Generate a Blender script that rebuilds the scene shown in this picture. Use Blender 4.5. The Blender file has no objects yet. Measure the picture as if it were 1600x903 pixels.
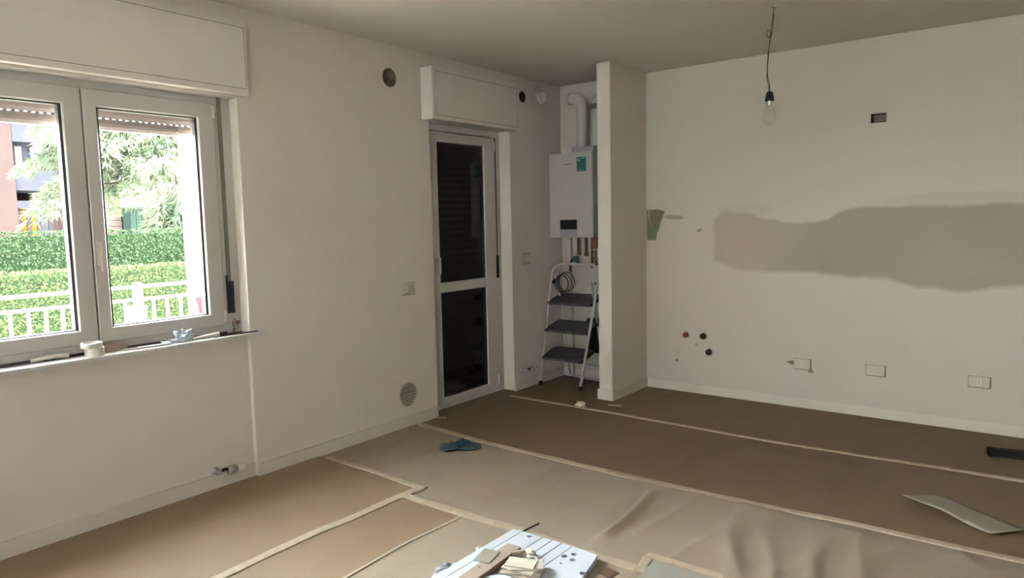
import bpy, bmesh, math, random
from mathutils import Vector, Matrix, noise
R = math.radians
PI = math.pi
S = bpy.context.scene
COL = S.collection

# ------------------------------------------------------------------ camera
cam_d = bpy.data.cameras.new('camera')
cam = bpy.data.objects.new('camera', cam_d)
COL.objects.link(cam)
cam_d.sensor_width = 36
cam_d.lens = 1104.47 / 1600 * 36
cam_d.clip_start = 0.05
cam_d.clip_end = 200
rv = Vector((0.79413314, 0.60738119, -0.02099161))
uv = Vector((-0.04236194, 0.08977713, 0.99506057))
wv = Vector((-0.60626564, 0.78932133, -0.09702484))
cam.matrix_world = Matrix(((rv.x, uv.x, -wv.x, 0), (rv.y, uv.y, -wv.y, 0), (rv.z, uv.z, -wv.z, 1.48), (0, 0, 0, 1)))
S.camera = cam

# ------------------------------------------------------------------ world, sun, daylight, exposure
W = bpy.data.worlds.new('sky')
S.world = W
W.use_nodes = True
bgn = W.node_tree.nodes['Background']
bgn.inputs['Color'].default_value = (0.92, 0.96, 1.0, 1)
bgn.inputs['Strength'].default_value = 90.0

def light(name, kind, loc, direction, energy, color, **kw):
    d = bpy.data.lights.new(name, kind)
    d.energy = energy
    d.color = color
    for k, v in kw.items():
        setattr(d, k, v)
    o = bpy.data.objects.new(name, d)
    COL.objects.link(o)
    o.location = loc
    o.rotation_euler = Vector(direction).to_track_quat('-Z', 'Y').to_euler()
    return o

light('sun', 'SUN', (10, 5, 20), (-0.18, -0.45, -0.88), 75.0, (1.0, 0.95, 0.86), angle=R(1))

S.view_settings.view_transform = 'Standard'
S.view_settings.look = 'None'
S.view_settings.gamma = 1
S.view_settings.use_curve_mapping = False
S.view_settings.exposure = 0.1

# ------------------------------------------------------------------ materials
def mat(name, col, rough=0.6, metal=0.0, var=0.0, vscale=6.0, bump=0.0, bscale=60.0, spec=0.5, col2=None, sub=None, stretch=None, sheen=0.0):
    m = bpy.data.materials.new(name)
    m.use_nodes = True
    nt = m.node_tree
    p = nt.nodes['Principled BSDF']
    p.inputs['Base Color'].default_value = (*col, 1)
    p.inputs['Roughness'].default_value = rough
    p.inputs['Metallic'].default_value = metal
    p.inputs['Specular IOR Level'].default_value = spec
    if var > 0 or col2 or bump > 0:
        tc = nt.nodes.new('ShaderNodeTexCoord')
        mp = nt.nodes.new('ShaderNodeMapping')
        nt.links.new(tc.outputs['Object'], mp.inputs['Vector'])
        if stretch:
            mp.inputs['Scale'].default_value = stretch
    if var > 0 or col2:
        n = nt.nodes.new('ShaderNodeTexNoise')
        n.inputs['Scale'].default_value = vscale
        n.inputs['Detail'].default_value = 5
        nt.links.new(mp.outputs[0], n.inputs['Vector'])
        rp = nt.nodes.new('ShaderNodeMapRange')
        rp.inputs['From Min'].default_value = 0.3
        rp.inputs['From Max'].default_value = 0.7
        nt.links.new(n.outputs['Fac'], rp.inputs['Value'])
        mx = nt.nodes.new('ShaderNodeMix')
        mx.data_type = 'RGBA'
        c2 = col2 if col2 else tuple(c * (1 + var) for c in col)
        c1 = col if col2 else tuple(c * (1 - var) for c in col)
        mx.inputs[6].default_value = (*c1, 1)
        mx.inputs[7].default_value = (*c2, 1)
        nt.links.new(rp.outputs[0], mx.inputs[0])
        nt.links.new(mx.outputs[2], p.inputs['Base Color'])
    if bump > 0:
        n2 = nt.nodes.new('ShaderNodeTexNoise')
        n2.inputs['Scale'].default_value = bscale
        n2.inputs['Detail'].default_value = 4
        nt.links.new(mp.outputs[0], n2.inputs['Vector'])
        b = nt.nodes.new('ShaderNodeBump')
        b.inputs['Strength'].default_value = bump
        b.inputs['Distance'].default_value = 0.01
        nt.links.new(n2.outputs['Fac'], b.inputs['Height'])
        nt.links.new(b.outputs[0], p.inputs['Normal'])
    return m

M = {}
M['wall'] = mat('white_wall_paint', (0.80, 0.735, 0.645), 0.85, var=0.03, vscale=1.5, bump=0.10, bscale=14)
M['ceiling'] = mat('ceiling_paint', (0.86, 0.81, 0.72), 0.9, var=0.02, vscale=1.2, bump=0.05, bscale=10)
M['base'] = mat('skirting_paint', (0.72, 0.66, 0.57), 0.55, var=0.04, vscale=3)
M['box'] = mat('shutter_box_paint', (0.80, 0.745, 0.67), 0.6, var=0.015, vscale=2)
M['pvc'] = mat('white_pvc', (0.60, 0.58, 0.535), 0.38, var=0.02, vscale=5)
M['pvc_door'] = mat('white_door_pvc', (0.68, 0.66, 0.60), 0.42, var=0.03, vscale=5)
M['gasket'] = mat('dark_gasket', (0.03, 0.028, 0.025), 0.6)
M['slat'] = mat('shutter_slat_plastic', (0.1705, 0.1375, 0.1265), 0.5, var=0.03, vscale=8)
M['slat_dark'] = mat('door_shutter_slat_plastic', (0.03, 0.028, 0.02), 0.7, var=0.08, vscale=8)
M['strap'] = mat('woven_strap', (0.15, 0.14, 0.115), 0.8, var=0.1, vscale=60)
M['black'] = mat('black_plastic', (0.010, 0.010, 0.010), 0.7, spec=0.2)
M['marble'] = mat('marble_sill', (0.74, 0.71, 0.66), 0.3, var=0.08, vscale=18)
M['chrome'] = mat('brushed_metal', (0.5, 0.5, 0.48), 0.35, metal=0.9)
M['white'] = mat('white_plastic', (0.76, 0.71, 0.63), 0.4, var=0.02)
M['plate'] = mat('cover_plate_plastic', (0.62, 0.57, 0.48), 0.4)
M['cream'] = mat('cream_plastic', (0.58, 0.54, 0.42), 0.45, var=0.04)
M['tape'] = mat('masking_tape', (0.42, 0.345, 0.25), 0.7, var=0.10, vscale=25, bump=0.15, bscale=80)
M['tape_roll'] = mat('paper_tape_roll', (0.74, 0.70, 0.60), 0.65, var=0.05, vscale=30)
M['foam'] = mat('polystyrene', (0.60, 0.64, 0.70), 0.6, var=0.02, vscale=8, bump=0.1, bscale=120)
M['wood_b'] = mat('brown_wood', (0.42, 0.33, 0.26), 0.55, var=0.18, vscale=9, stretch=(1, 0.12, 1))
M['wood_side'] = mat('dark_brown_edge', (0.10, 0.060, 0.035), 0.6, var=0.2, vscale=20)
M['card'] = mat('cream_card', (0.58, 0.53, 0.43), 0.65, var=0.1, vscale=14)
M['cardboard'] = mat('grey_card', (0.29, 0.262, 0.205), 0.7, var=0.06, vscale=6)
M['teal'] = mat('teal_cloth', (0.014, 0.048, 0.056), 0.85, var=0.4, vscale=30, bump=0.4, bscale=140)
M['sticker'] = mat('teal_sticker', (0.013, 0.085, 0.070), 0.4, var=0.06)
M['print'] = mat('pale_print', (0.30, 0.45, 0.42), 0.5)
M['ink'] = mat('dark_print', (0.10, 0.09, 0.08), 0.5)
M['boiler'] = mat('boiler_enamel', (0.53, 0.51, 0.465), 0.35)
M['boiler_panel'] = mat('silver_panel', (0.36, 0.35, 0.35), 0.35)
M['flue'] = mat('flue_plastic', (0.60, 0.58, 0.50), 0.4, var=0.03)
M['copper'] = mat('dull_copper', (0.20, 0.11, 0.07), 0.45, metal=0.6, var=0.25, vscale=30)
M['brass'] = mat('brass', (0.35, 0.28, 0.15), 0.4, metal=0.8, var=0.2, vscale=30)
M['steel'] = mat('pipe_steel', (0.42, 0.40, 0.36), 0.45, metal=0.7, var=0.15, vscale=40)
M['green'] = mat('green_valve', (0.06, 0.16, 0.10), 0.5, var=0.2, vscale=20)
M['ladder'] = mat('ladder_paint', (0.56, 0.54, 0.48), 0.4, var=0.10, vscale=20)
M['tread'] = mat('black_tread', (0.018, 0.02, 0.024), 0.6, col2=(0.10, 0.105, 0.11), vscale=16, stretch=(1, 4, 1), bump=0.4, bscale=60)
M['wire_w'] = mat('pale_cable', (0.55, 0.52, 0.46), 0.5)
M['wire_d'] = mat('dark_cable', (0.03, 0.025, 0.02), 0.5)
M['hole'] = mat('rough_hole_lining', (0.15, 0.125, 0.085), 0.95, var=0.3, vscale=20)
M['hole_dark'] = mat('dark_pipe_lining', (0.02, 0.015, 0.010), 0.9, var=0.3, vscale=20)
M['red_plug'] = mat('red_brown_plug', (0.16, 0.05, 0.035), 0.5)
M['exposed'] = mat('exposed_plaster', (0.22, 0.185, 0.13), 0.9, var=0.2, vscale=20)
M['greenboard'] = mat('green_plasterboard', (0.15, 0.20, 0.12), 0.8, var=0.15, vscale=10)
M['concrete'] = mat('screed_floor', (0.4, 0.38, 0.34), 0.8, var=0.1, vscale=4)
M['grey_felt'] = mat('grey_felt_sheet', (0.30, 0.285, 0.24), 0.8, var=0.05, vscale=12)
# outside
M['paving'] = mat('outdoor_paving', (0.84, 0.80, 0.71), 0.9, var=0.1, vscale=2)
M['render_w'] = mat('white_masonry', (0.85, 0.84, 0.82), 0.8, var=0.03, vscale=2)
M['rail'] = mat('white_railing_paint', (0.86, 0.86, 0.84), 0.5, var=0.03)
M['pink'] = mat('pink_facade', (0.0173, 0.0124, 0.0116), 1.0, var=0.05, vscale=1.5, spec=0.0)
M['pinkbrick'] = mat('pink_brick', (0.0300, 0.0225, 0.0205), 1.0, var=0.12, vscale=3, spec=0.0)
M['blue'] = mat('bluish_balcony', (0.0135, 0.0140, 0.0170), 1.0, var=0.05, vscale=2, spec=0.0)
M['purple'] = mat('dull_purple_post', (0.0125, 0.0100, 0.0115), 1.0, var=0.1, vscale=4, spec=0.0)
M['yellow'] = mat('yellow_panel', (0.0252, 0.0185, 0.0023), 1.0, var=0.05, vscale=4, spec=0.0)
M['winglass'] = mat('far_window', (0.055, 0.057, 0.060), 1.0, spec=0.0)
M['greendoor'] = mat('green_gate_paint', (0.0078, 0.0126, 0.0102), 1.0, var=0.1, vscale=6, spec=0.0)
M['redthing'] = mat('faded_red', (0.030, 0.010, 0.013), 1.0, spec=0.0)
M['leaf_a'] = mat('hedge_leaf', (0.0086, 0.0184, 0.0086), 1.0, col2=(0.0266, 0.0382, 0.0195), vscale=25, spec=0.0)
M['leaf_b'] = mat('low_hedge_leaf', (0.0101, 0.0177, 0.0067), 1.0, col2=(0.0328, 0.0378, 0.0174), vscale=20, spec=0.0)
M['leaf_in'] = mat('hedge_inside', (0.0090, 0.0150, 0.0074), 1.0, spec=0.0)
M['cedar'] = mat('cedar_needles', (0.0274, 0.0405, 0.0255), 1.0, col2=(0.0790, 0.0866, 0.0535), vscale=2.2, spec=0.0)
M['bark'] = mat('bark', (0.0180, 0.0160, 0.0120), 1.0, var=0.3, vscale=10, spec=0.0)

def glass_mat(name, tint, refl=0.10):
    m = bpy.data.materials.new(name)
    m.use_nodes = True
    nt = m.node_tree
    nt.nodes.clear()
    out = nt.nodes.new('ShaderNodeOutputMaterial')
    tr = nt.nodes.new('ShaderNodeBsdfTransparent')
    tr.inputs[0].default_value = (*tint, 1)
    gl = nt.nodes.new('ShaderNodeBsdfGlossy')
    gl.inputs['Roughness'].default_value = 0.02
    fr = nt.nodes.new('ShaderNodeFresnel')
    fr.inputs['IOR'].default_value = 1.45
    ml = nt.nodes.new('ShaderNodeMath')
    ml.operation = 'MULTIPLY'
    ml.inputs[1].default_value = refl * 10
    mx = nt.nodes.new('ShaderNodeMixShader')
    nt.links.new(fr.outputs[0], ml.inputs[0])
    nt.links.new(ml.outputs[0], mx.inputs[0])
    nt.links.new(tr.outputs[0], mx.inputs[1])
    nt.links.new(gl.outputs[0], mx.inputs[2])
    nt.links.new(mx.outputs[0], out.inputs['Surface'])
    return m

M['glass'] = glass_mat('window_glass', (0.97, 0.985, 0.98), 0.06)
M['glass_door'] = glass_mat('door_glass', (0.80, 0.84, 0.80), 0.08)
M['bulb'] = glass_mat('bulb_glass', (0.975, 0.99, 0.985), 0.02)
M['film'] = glass_mat('clear_film', (0.80, 0.86, 0.90), 0.25)

def paper_mat(name, c):
    m = mat(name, c, 0.5, var=0.06, vscale=2.5, spec=0.3)
    nt = m.node_tree
    p = nt.nodes['Principled BSDF']
    p.inputs['Roughness'].default_value = 0.55
    tc = nt.nodes.new('ShaderNodeTexCoord')
    # fine corrugation ribs plus soft creases as relief
    wv_ = nt.nodes.new('ShaderNodeTexWave')
    wv_.wave_type = 'BANDS'
    wv_.bands_direction = 'Y'
    wv_.inputs['Scale'].default_value = 24
    wv_.inputs['Distortion'].default_value = 0.2
    nt.links.new(tc.outputs['Object'], wv_.inputs['Vector'])
    n = nt.nodes.new('ShaderNodeTexNoise')
    n.inputs['Scale'].default_value = 5
    n.inputs['Detail'].default_value = 3
    nt.links.new(tc.outputs['Object'], n.inputs['Vector'])
    b1 = nt.nodes.new('ShaderNodeBump')
    b1.inputs['Strength'].default_value = 0.06
    b1.inputs['Distance'].default_value = 0.002
    nt.links.new(wv_.outputs['Fac'], b1.inputs['Height'])
    b2 = nt.nodes.new('ShaderNodeBump')
    b2.inputs['Strength'].default_value = 0.25
    b2.inputs['Distance'].default_value = 0.02
    nt.links.new(n.outputs['Fac'], b2.inputs['Height'])
    nt.links.new(b1.outputs[0], b2.inputs['Normal'])
    nt.links.new(b2.outputs[0], p.inputs['Normal'])
    return m
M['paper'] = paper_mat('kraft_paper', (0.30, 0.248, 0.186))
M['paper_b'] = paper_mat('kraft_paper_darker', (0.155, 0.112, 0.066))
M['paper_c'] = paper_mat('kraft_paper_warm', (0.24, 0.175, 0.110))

def back_wall_mat():
    """white paint with an unpainted greyish plaster band: real patches on the wall (metres along the wall)"""
    m = mat('kitchen_wall_paint', (0.70, 0.665, 0.61), 0.8, bump=0.12, bscale=10)
    nt = m.node_tree
    L = nt.links
    p = nt.nodes['Principled BSDF']
    def math_(op, a=None, b=None, clamp=False):
        n = nt.nodes.new('ShaderNodeMath')
        n.operation = op
        n.use_clamp = clamp
        for i, v in enumerate((a, b)):
            if v is None:
                continue
            if isinstance(v, (int, float)):
                n.inputs[i].default_value = v
            else:
                L.new(v, n.inputs[i])
        return n.outputs[0]
    geo = nt.nodes.new('ShaderNodeNewGeometry')
    sep = nt.nodes.new('ShaderNodeSeparateXYZ')
    L.new(geo.outputs['Position'], sep.inputs[0])
    X, Z = sep.outputs['X'], sep.outputs['Z']
    nz = nt.nodes.new('ShaderNodeTexNoise')
    nz.inputs['Scale'].default_value = 5
    nz.inputs['Detail'].default_value = 5
    L.new(geo.outputs['Position'], nz.inputs['Vector'])
    wob = math_('MULTIPLY', math_('SUBTRACT', nz.outputs['Fac'], 0.5), 0.07)
    def curve(pts):
        mr = nt.nodes.new('ShaderNodeMapRange')
        mr.inputs['From Min'].default_value = -2.4
        mr.inputs['From Max'].default_value = 0.6
        L.new(X, mr.inputs['Value'])
        fc = nt.nodes.new('ShaderNodeFloatCurve')
        c = fc.mapping.curves[0]
        ps = [((x + 2.4) / 3.0, (z - 0.8) / 1.0) for x, z in pts]
        c.points[0].location = ps[0]
        c.points[1].location = ps[-1]
        for q in ps[1:-1]:
            c.points.new(*q)
        fc.mapping.update()
        L.new(mr.outputs[0], fc.inputs['Value'])
        return math_('ADD', fc.outputs[0], 0.8)
    top = curve([(-2.4, 1.50), (-2.2, 1.47), (-2.12, 1.52), (-1.92, 1.50), (-1.77, 1.455), (-1.44, 1.42), (-1.18, 1.51), (-0.89, 1.522), (-0.5, 1.53), (-0.16, 1.535), (0.6, 1.53)])
    bot = curve([(-2.4, 1.14), (-2.18, 1.10), (-2.02, 1.045), (-1.48, 1.035), (-1.2, 1.02), (-0.95, 1.0), (-0.68, 0.955), (-0.45, 0.94), (-0.3, 0.975), (-0.14, 0.985), (0.6, 0.97)])
    zw = math_('ADD', Z, wob)
    def soft(v, lo, hi):
        r = nt.nodes.new('ShaderNodeMapRange')
        r.interpolation_type = 'SMOOTHSTEP'
        r.inputs['From Min'].default_value = lo
        r.inputs['From Max'].default_value = hi
        L.new(v, r.inputs['Value'])
        return r.outputs[0]
    up = soft(math_('SUBTRACT', top, zw), -0.012, 0.025)
    dn = soft(math_('SUBTRACT', zw, bot), -0.02, 0.03)
    xs = soft(math_('ADD', X, wob), -2.24, -2.17)
    band = math_('MULTIPLY', math_('MULTIPLY', up, dn), xs)
    def blob(cx, cz, rx, rz, amt):
        a = math_('DIVIDE', math_('SUBTRACT', math_('ADD', X, wob), cx), rx)
        b = math_('DIVIDE', math_('SUBTRACT', zw, cz), rz)
        d = math_('ADD', math_('MULTIPLY', a, a), math_('MULTIPLY', b, b))
        inv = math_('SUBTRACT', 1.35, d)
        return math_('MULTIPLY', soft(inv, 0.0, 0.9), amt)
    def mix(fac, a, b):
        n = nt.nodes.new('ShaderNodeMix')
        n.data_type = 'RGBA'
        L.new(fac, n.inputs[0])
        for i, v in ((6, a), (7, b)):
            if isinstance(v, tuple):
                n.inputs[i].default_value = (*v, 1)
            else:
                L.new(v, n.inputs[i])
        return n.outputs[2]
    base = (0.635, 0.59, 0.50)
    c = mix(blob(-2.45, 0.85, 0.75, 0.62, 0.55), base, (0.66, 0.565, 0.49))
    c = mix(blob(-1.95, 1.52, 0.22, 0.07, 0.35), c, (0.52, 0.48, 0.40))
    c = mix(blob(-0.5, 1.56, 0.5, 0.05, 0.35), c, (0.50, 0.47, 0.38))
    bandc = mix(soft(X, -2.1, -1.3), (0.50, 0.415, 0.35), (0.36, 0.33, 0.25))
    n2 = nt.nodes.new('ShaderNodeTexNoise')
    n2.inputs['Scale'].default_value = 2.5
    L.new(geo.outputs['Position'], n2.inputs['Vector'])
    c = mix(math_('MULTIPLY', band, math_('ADD', 0.72, math_('MULTIPLY', n2.outputs['Fac'], 0.35)), clamp=True), c, bandc)
    c = mix(blob(-2.55, 1.475, 0.10, 0.022, 0.75), c, (0.30, 0.27, 0.20))
    c = mix(blob(-2.33, 1.36, 0.02, 0.012, 0.8), c, (0.25, 0.21, 0.17))
    c = mix(blob(-0.67, 1.0, 0.13, 0.06, 0.5), c, (0.40, 0.375, 0.30))
    L.new(c, p.inputs['Base Color'])
    return m
M['wall_back'] = back_wall_mat()

# ------------------------------------------------------------------ mesh helpers
class MB:
    def __init__(s):
        s.v = []; s.f = []; s.mi = []; s.smooth = []
    def add(s, vs, fs, mi=0, smooth=False):
        n = len(s.v)
        s.v += [tuple(v) for v in vs]
        s.f += [tuple(i + n for i in f) for f in fs]
        s.mi += [mi] * len(fs)
        s.smooth += [smooth] * len(fs)
        return s
    def box(s, x0, x1, y0, y1, z0, z1, mi=0, bev=0.0, mx=None):
        bm = bmesh.new()
        bmesh.ops.create_cube(bm, size=1)
        for v in bm.verts:
            v.co = Vector((x0 + (v.co.x + .5) * (x1 - x0), y0 + (v.co.y + .5) * (y1 - y0), z0 + (v.co.z + .5) * (z1 - z0)))
        if bev > 0:
            bmesh.ops.bevel(bm, geom=bm.edges[:], offset=bev, segments=2, affect='EDGES')
        if mx is not None:
            bmesh.ops.transform(bm, matrix=mx, verts=bm.verts)
        bm.verts.index_update()
        s.add([v.co for v in bm.verts], [[v.index for v in f.verts] for f in bm.faces], mi)
        bm.free()
        return s
    def ring(s, x0, x1, oy0, oy1, oz0, oz1, iy0, iy1, iz0, iz1, mi=0, bev=0.003):
        """rectangular frame lying in the YZ plane, x0 (back) to x1 (front)"""
        o = [(oy0, oz0), (oy1, oz0), (oy1, oz1), (oy0, oz1)]
        i = [(iy0, iz0), (iy1, iz0), (iy1, iz1), (iy0, iz1)]
        ob = [(oy0 + bev, oz0 + bev), (oy1 - bev, oz0 + bev), (oy1 - bev, oz1 - bev), (oy0 + bev, oz1 - bev)]
        ib = [(iy0 - bev, iz0 - bev), (iy1 + bev, iz0 - bev), (iy1 + bev, iz1 + bev), (iy0 - bev, iz1 + bev)]
        loops = [[(x0, *q) for q in i], [(x0, *q) for q in o], [(x1 - bev, *q) for q in o], [(x1, *q) for q in ob], [(x1, *q) for q in ib], [(x1 - bev, *q) for q in i]]
        vs = sum(loops, [])
        fs = []
        for a in range(6):
            b = (a + 1) % 6
            for k in range(4):
                l = (k + 1) % 4
                fs.append((a * 4 + k, a * 4 + l, b * 4 + l, b * 4 + k))
        return s.add(vs, fs, mi)
    def tube(s, pts, r, seg=8, mi=0, closed=False, caps=True, radii=None):
        pts = [Vector(p) for p in pts]
        n = len(pts)
        vs = []; fs = []
        up = Vector((0, 0, 1))
        prev = None
        for i, p in enumerate(pts):
            if closed:
                t = pts[(i + 1) % n] - pts[i - 1]
            else:
                t = pts[min(i + 1, n - 1)] - pts[max(i - 1, 0)]
            t.normalize()
            if prev is None:
                a = up if abs(t.z) < 0.9 else Vector((1, 0, 0))
                nx = t.cross(a).normalized()
            else:
                nx = (prev - t * prev.dot(t)).normalized()
            prev = nx
            ny = t.cross(nx)
            rr = radii[i] if radii else r
            for k in range(seg):
                a = 2 * PI * k / seg
                vs.append(p + nx * (rr * math.cos(a)) + ny * (rr * math.sin(a)))
        m = n if closed else n - 1
        for i in range(m):
            j = (i + 1) % n
            for k in range(seg):
                l = (k + 1) % seg
                fs.append((i * seg + k, j * seg + k, j * seg + l, i * seg + l))
        if caps and not closed:
            fs.append(tuple(range(seg))[::-1])
            fs.append(tuple(range((n - 1) * seg, n * seg)))
        return s.add(vs, fs, mi, True)
    def lathe(s, prof, origin, axis=(0, 0, 1), seg=24, mi=0, smooth=True):
        """prof: list of (radius, height along the axis)"""
        q = Vector((0, 0, 1)).rotation_difference(Vector(axis))
        o = Vector(origin)
        vs = []; fs = []
        for r, h in prof:
            for k in range(seg):
                a = 2 * PI * k / seg
                vs.append(o + q @ Vector((r * math.cos(a), r * math.sin(a), h)))
        for i in range(len(prof) - 1):
            for k in range(seg):
                l = (k + 1) % seg
                fs.append((i * seg + k, i * seg + l, (i + 1) * seg + l, (i + 1) * seg + k))
        return s.add(vs, fs, mi, smooth)
    def prism(s, poly, z0, z1, mi=0):
        n = len(poly)
        vs = [(x, y, z0) for x, y in poly] + [(x, y, z1) for x, y in poly]
        fs = [tuple(range(n))[::-1], tuple(range(n, 2 * n))]
        fs += [(i, (i + 1) % n, n + (i + 1) % n, n + i) for i in range(n)]
        return s.add(vs, fs, mi)
    def build(s, name, m, parent=None, label=None, cat=None, group=None, kind=None, origin=None):
        me = bpy.data.meshes.new(name)
        off = Vector(origin) if origin else Vector((0, 0, 0))
        me.from_pydata([tuple(Vector(v) - off) for v in s.v], [], s.f)
        for k in (m if isinstance(m, (list, tuple)) else [m]):
            me.materials.append(M[k])
        me.polygons.foreach_set('material_index', s.mi)
        me.polygons.foreach_set('use_smooth', s.smooth)
        bm = bmesh.new()
        bm.from_mesh(me)
        bmesh.ops.recalc_face_normals(bm, faces=bm.faces)
        bm.to_mesh(me)
        bm.free()
        me.update()
        o = bpy.data.objects.new(name, me)
        COL.objects.link(o)
        if parent is not None:
            o.parent = parent
            # parent empties are never rotated: local = world - parent location
            px = Vector((0, 0, 0)); q = parent
            while q is not None:
                px += q.location; q = q.parent
            o.location = off - px
        else:
            o.location = off
        tag(o, label, cat, group, kind)
        return o

def tag(o, label=None, cat=None, group=None, kind=None):
    if label: o['label'] = label
    if cat: o['category'] = cat
    if group: o['group'] = group
    if kind: o['kind'] = kind

def thing(name, label, cat, loc, group=None, kind=None):
    o = bpy.data.objects.new(name, None)
    o.empty_display_size = 0.05
    COL.objects.link(o)
    o.location = loc
    tag(o, label, cat, group, kind)
    return o

def boxmesh(*a, **k):
    return MB().box(*a, **k)

XL, YB, H = -3.68, 5.58, 2.695
XR, YF = 2.6, -2.0

def carve(o, cutters):
    """boolean-subtract temporary meshes from o, bake the result, throw the cutters away"""
    for mb in cutters:
        c = mb.build('cutter', 'wall')
        md = o.modifiers.new('cut', 'BOOLEAN')
        md.operation = 'DIFFERENCE'
        md.solver = 'EXACT'
        md.object = c
        dg = bpy.context.evaluated_depsgraph_get()
        me = bpy.data.meshes.new_from_object(o.evaluated_get(dg))
        o.modifiers.remove(md)
        old = o.data
        o.data = me
        bpy.data.meshes.remove(old)
        cm = c.data
        bpy.data.objects.remove(c)
        bpy.data.meshes.remove(cm)
    return o

def cyl(c, r, axis, d0, d1, seg=28):
    """solid cylinder cutter"""
    mb = MB()
    q = Vector((0, 0, 1)).rotation_difference(Vector(axis))
    o = Vector(c)
    vs = []
    for h in (d0, d1):
        for k in range(seg):
            a = 2 * PI * k / seg
            vs.append(o + q @ Vector((r * math.cos(a), r * math.sin(a), h)))
    fs = [tuple(range(seg))[::-1], tuple(range(seg, 2 * seg))]
    fs += [(k, (k + 1) % seg, seg + (k + 1) % seg, seg + k) for k in range(seg)]
    return mb.add(vs, fs)

# ------------------------------------------------------------------ room shell
WIN = (0.725, 2.29)      # window recess along the wall
DOOR = (3.835, 4.80)
wl = boxmesh(XL - 0.32, XL, YF, YB, -0.02, H + 0.02).build('wall_left', 'wall', kind='structure')
carve(wl, [
    boxmesh(XL - 0.5, XL + 0.1, WIN[0], WIN[1], 0.835, 2.205),
    boxmesh(XL - 0.033, XL + 0.1, WIN[0], WIN[1], -0.1, 0.9),
    boxmesh(XL - 0.5, XL + 0.1, DOOR[0], DOOR[1], -0.1, 2.225),
    cyl((XL, 3.457, 2.473), 0.0640, (1, 0, 0), -0.26, 0.05),
    cyl((XL, 4.993, 2.530), 0.0465, (1, 0, 0), -0.26, 0.05),
])
wb = boxmesh(XL - 0.32, XR + 0.2, YB, YB + 0.25, -0.02, H + 0.02).build('wall_back', 'wall_back', kind='structure')
gh = MB()
pg = [(-2.803, 1.28), (-2.716, 1.283), (-2.706, 1.34), (-2.68, 1.40), (-2.668, 1.45), (-2.632, 1.527), (-2.70, 1.547), (-2.803, 1.54)]
vs = [(x, YB - 0.05, z) for x, z in pg] + [(x, YB + 0.03, z) for x, z in pg]
n = len(pg)
gh.add(vs, [tuple(range(n)), tuple(range(n, 2 * n))[::-1]] + [(i, n + i, n + (i + 1) % n, (i + 1) % n) for i in range(n)])
carve(wb, [boxmesh(-1.063, -0.965, YB - 0.1, YB + 0.055, 2.108, 2.170), gh,
           cyl((-2.287, YB, 0.485), 0.027, (0, 1, 0), -0.05, 0.08),
           cyl((-2.238, YB, 0.355), 0.027, (0, 1, 0), -0.05, 0.08),
           cyl((-2.438, YB, 0.484), 0.024, (0, 1, 0), -0.05, 0.08)])
wp = boxmesh(-2.925, -2.805, 4.96, YB, 0, H, bev=0.004).build('wall_partition', 'wall', kind='structure')
wf = boxmesh(XL, XR, YF - 0.25, YF, -0.02, H + 0.02).build('wall_front', 'wall', kind='structure')
carve(wf, [boxmesh(0.2, 0.8, YF - 0.5, YF + 0.2, 0.95, 1.80), boxmesh(-2.85, -2.55, YF - 0.5, YF + 0.2, 1.0, 1.7)])  # unseen openings, added and sized to set how much daylight enters
wr = boxmesh(XR, XR + 0.2, YF, YB, -0.02, H + 0.02).build('wall_right', 'wall', kind='structure')
boxmesh(XL - 0.32, XR + 0.2, YF - 0.25, YB + 0.25, H, H + 0.25).build('ceiling', 'ceiling', kind='structure')
boxmesh(XL - 0.32, XR + 0.2, YF - 0.25, YB + 0.25, -0.2, -0.012).build('floor', 'concrete', kind='structure')

# skirting boards
def skirt(name, boxes):
    mb = MB()
    for b in boxes:
        mb.box(*b, bev=0.003)
    return mb.build(name, 'base', kind='structure')
skirt('baseboard_left', [(XL - 0.033, XL - 0.020, WIN[0], WIN[1], -0.012, 0.085), (XL, XL + 0.009, YF, WIN[0] - 0.0, -0.012, 0.083)])
skirt('baseboard_left_middle', [(XL, XL + 0.010, WIN[1], DOOR[0] - 0.002, -0.012, 0.080)])
skirt('baseboard_alcove', [(XL, XL + 0.010, DOOR[1] + 0.002, YB, -0.012, 0.085), (XL, -2.925, YB - 0.012, YB, -0.012, 0.08)])
skirt('baseboard_partition', [(-2.937, -2.793, 4.948, 4.96, -0.012, 0.085), (-2.805, -2.793, 4.96, YB, -0.012, 0.08)])
skirt('baseboard_back', [(-2.80, XR, YB - 0.012, YB, -0.012, 0.072)])

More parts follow.
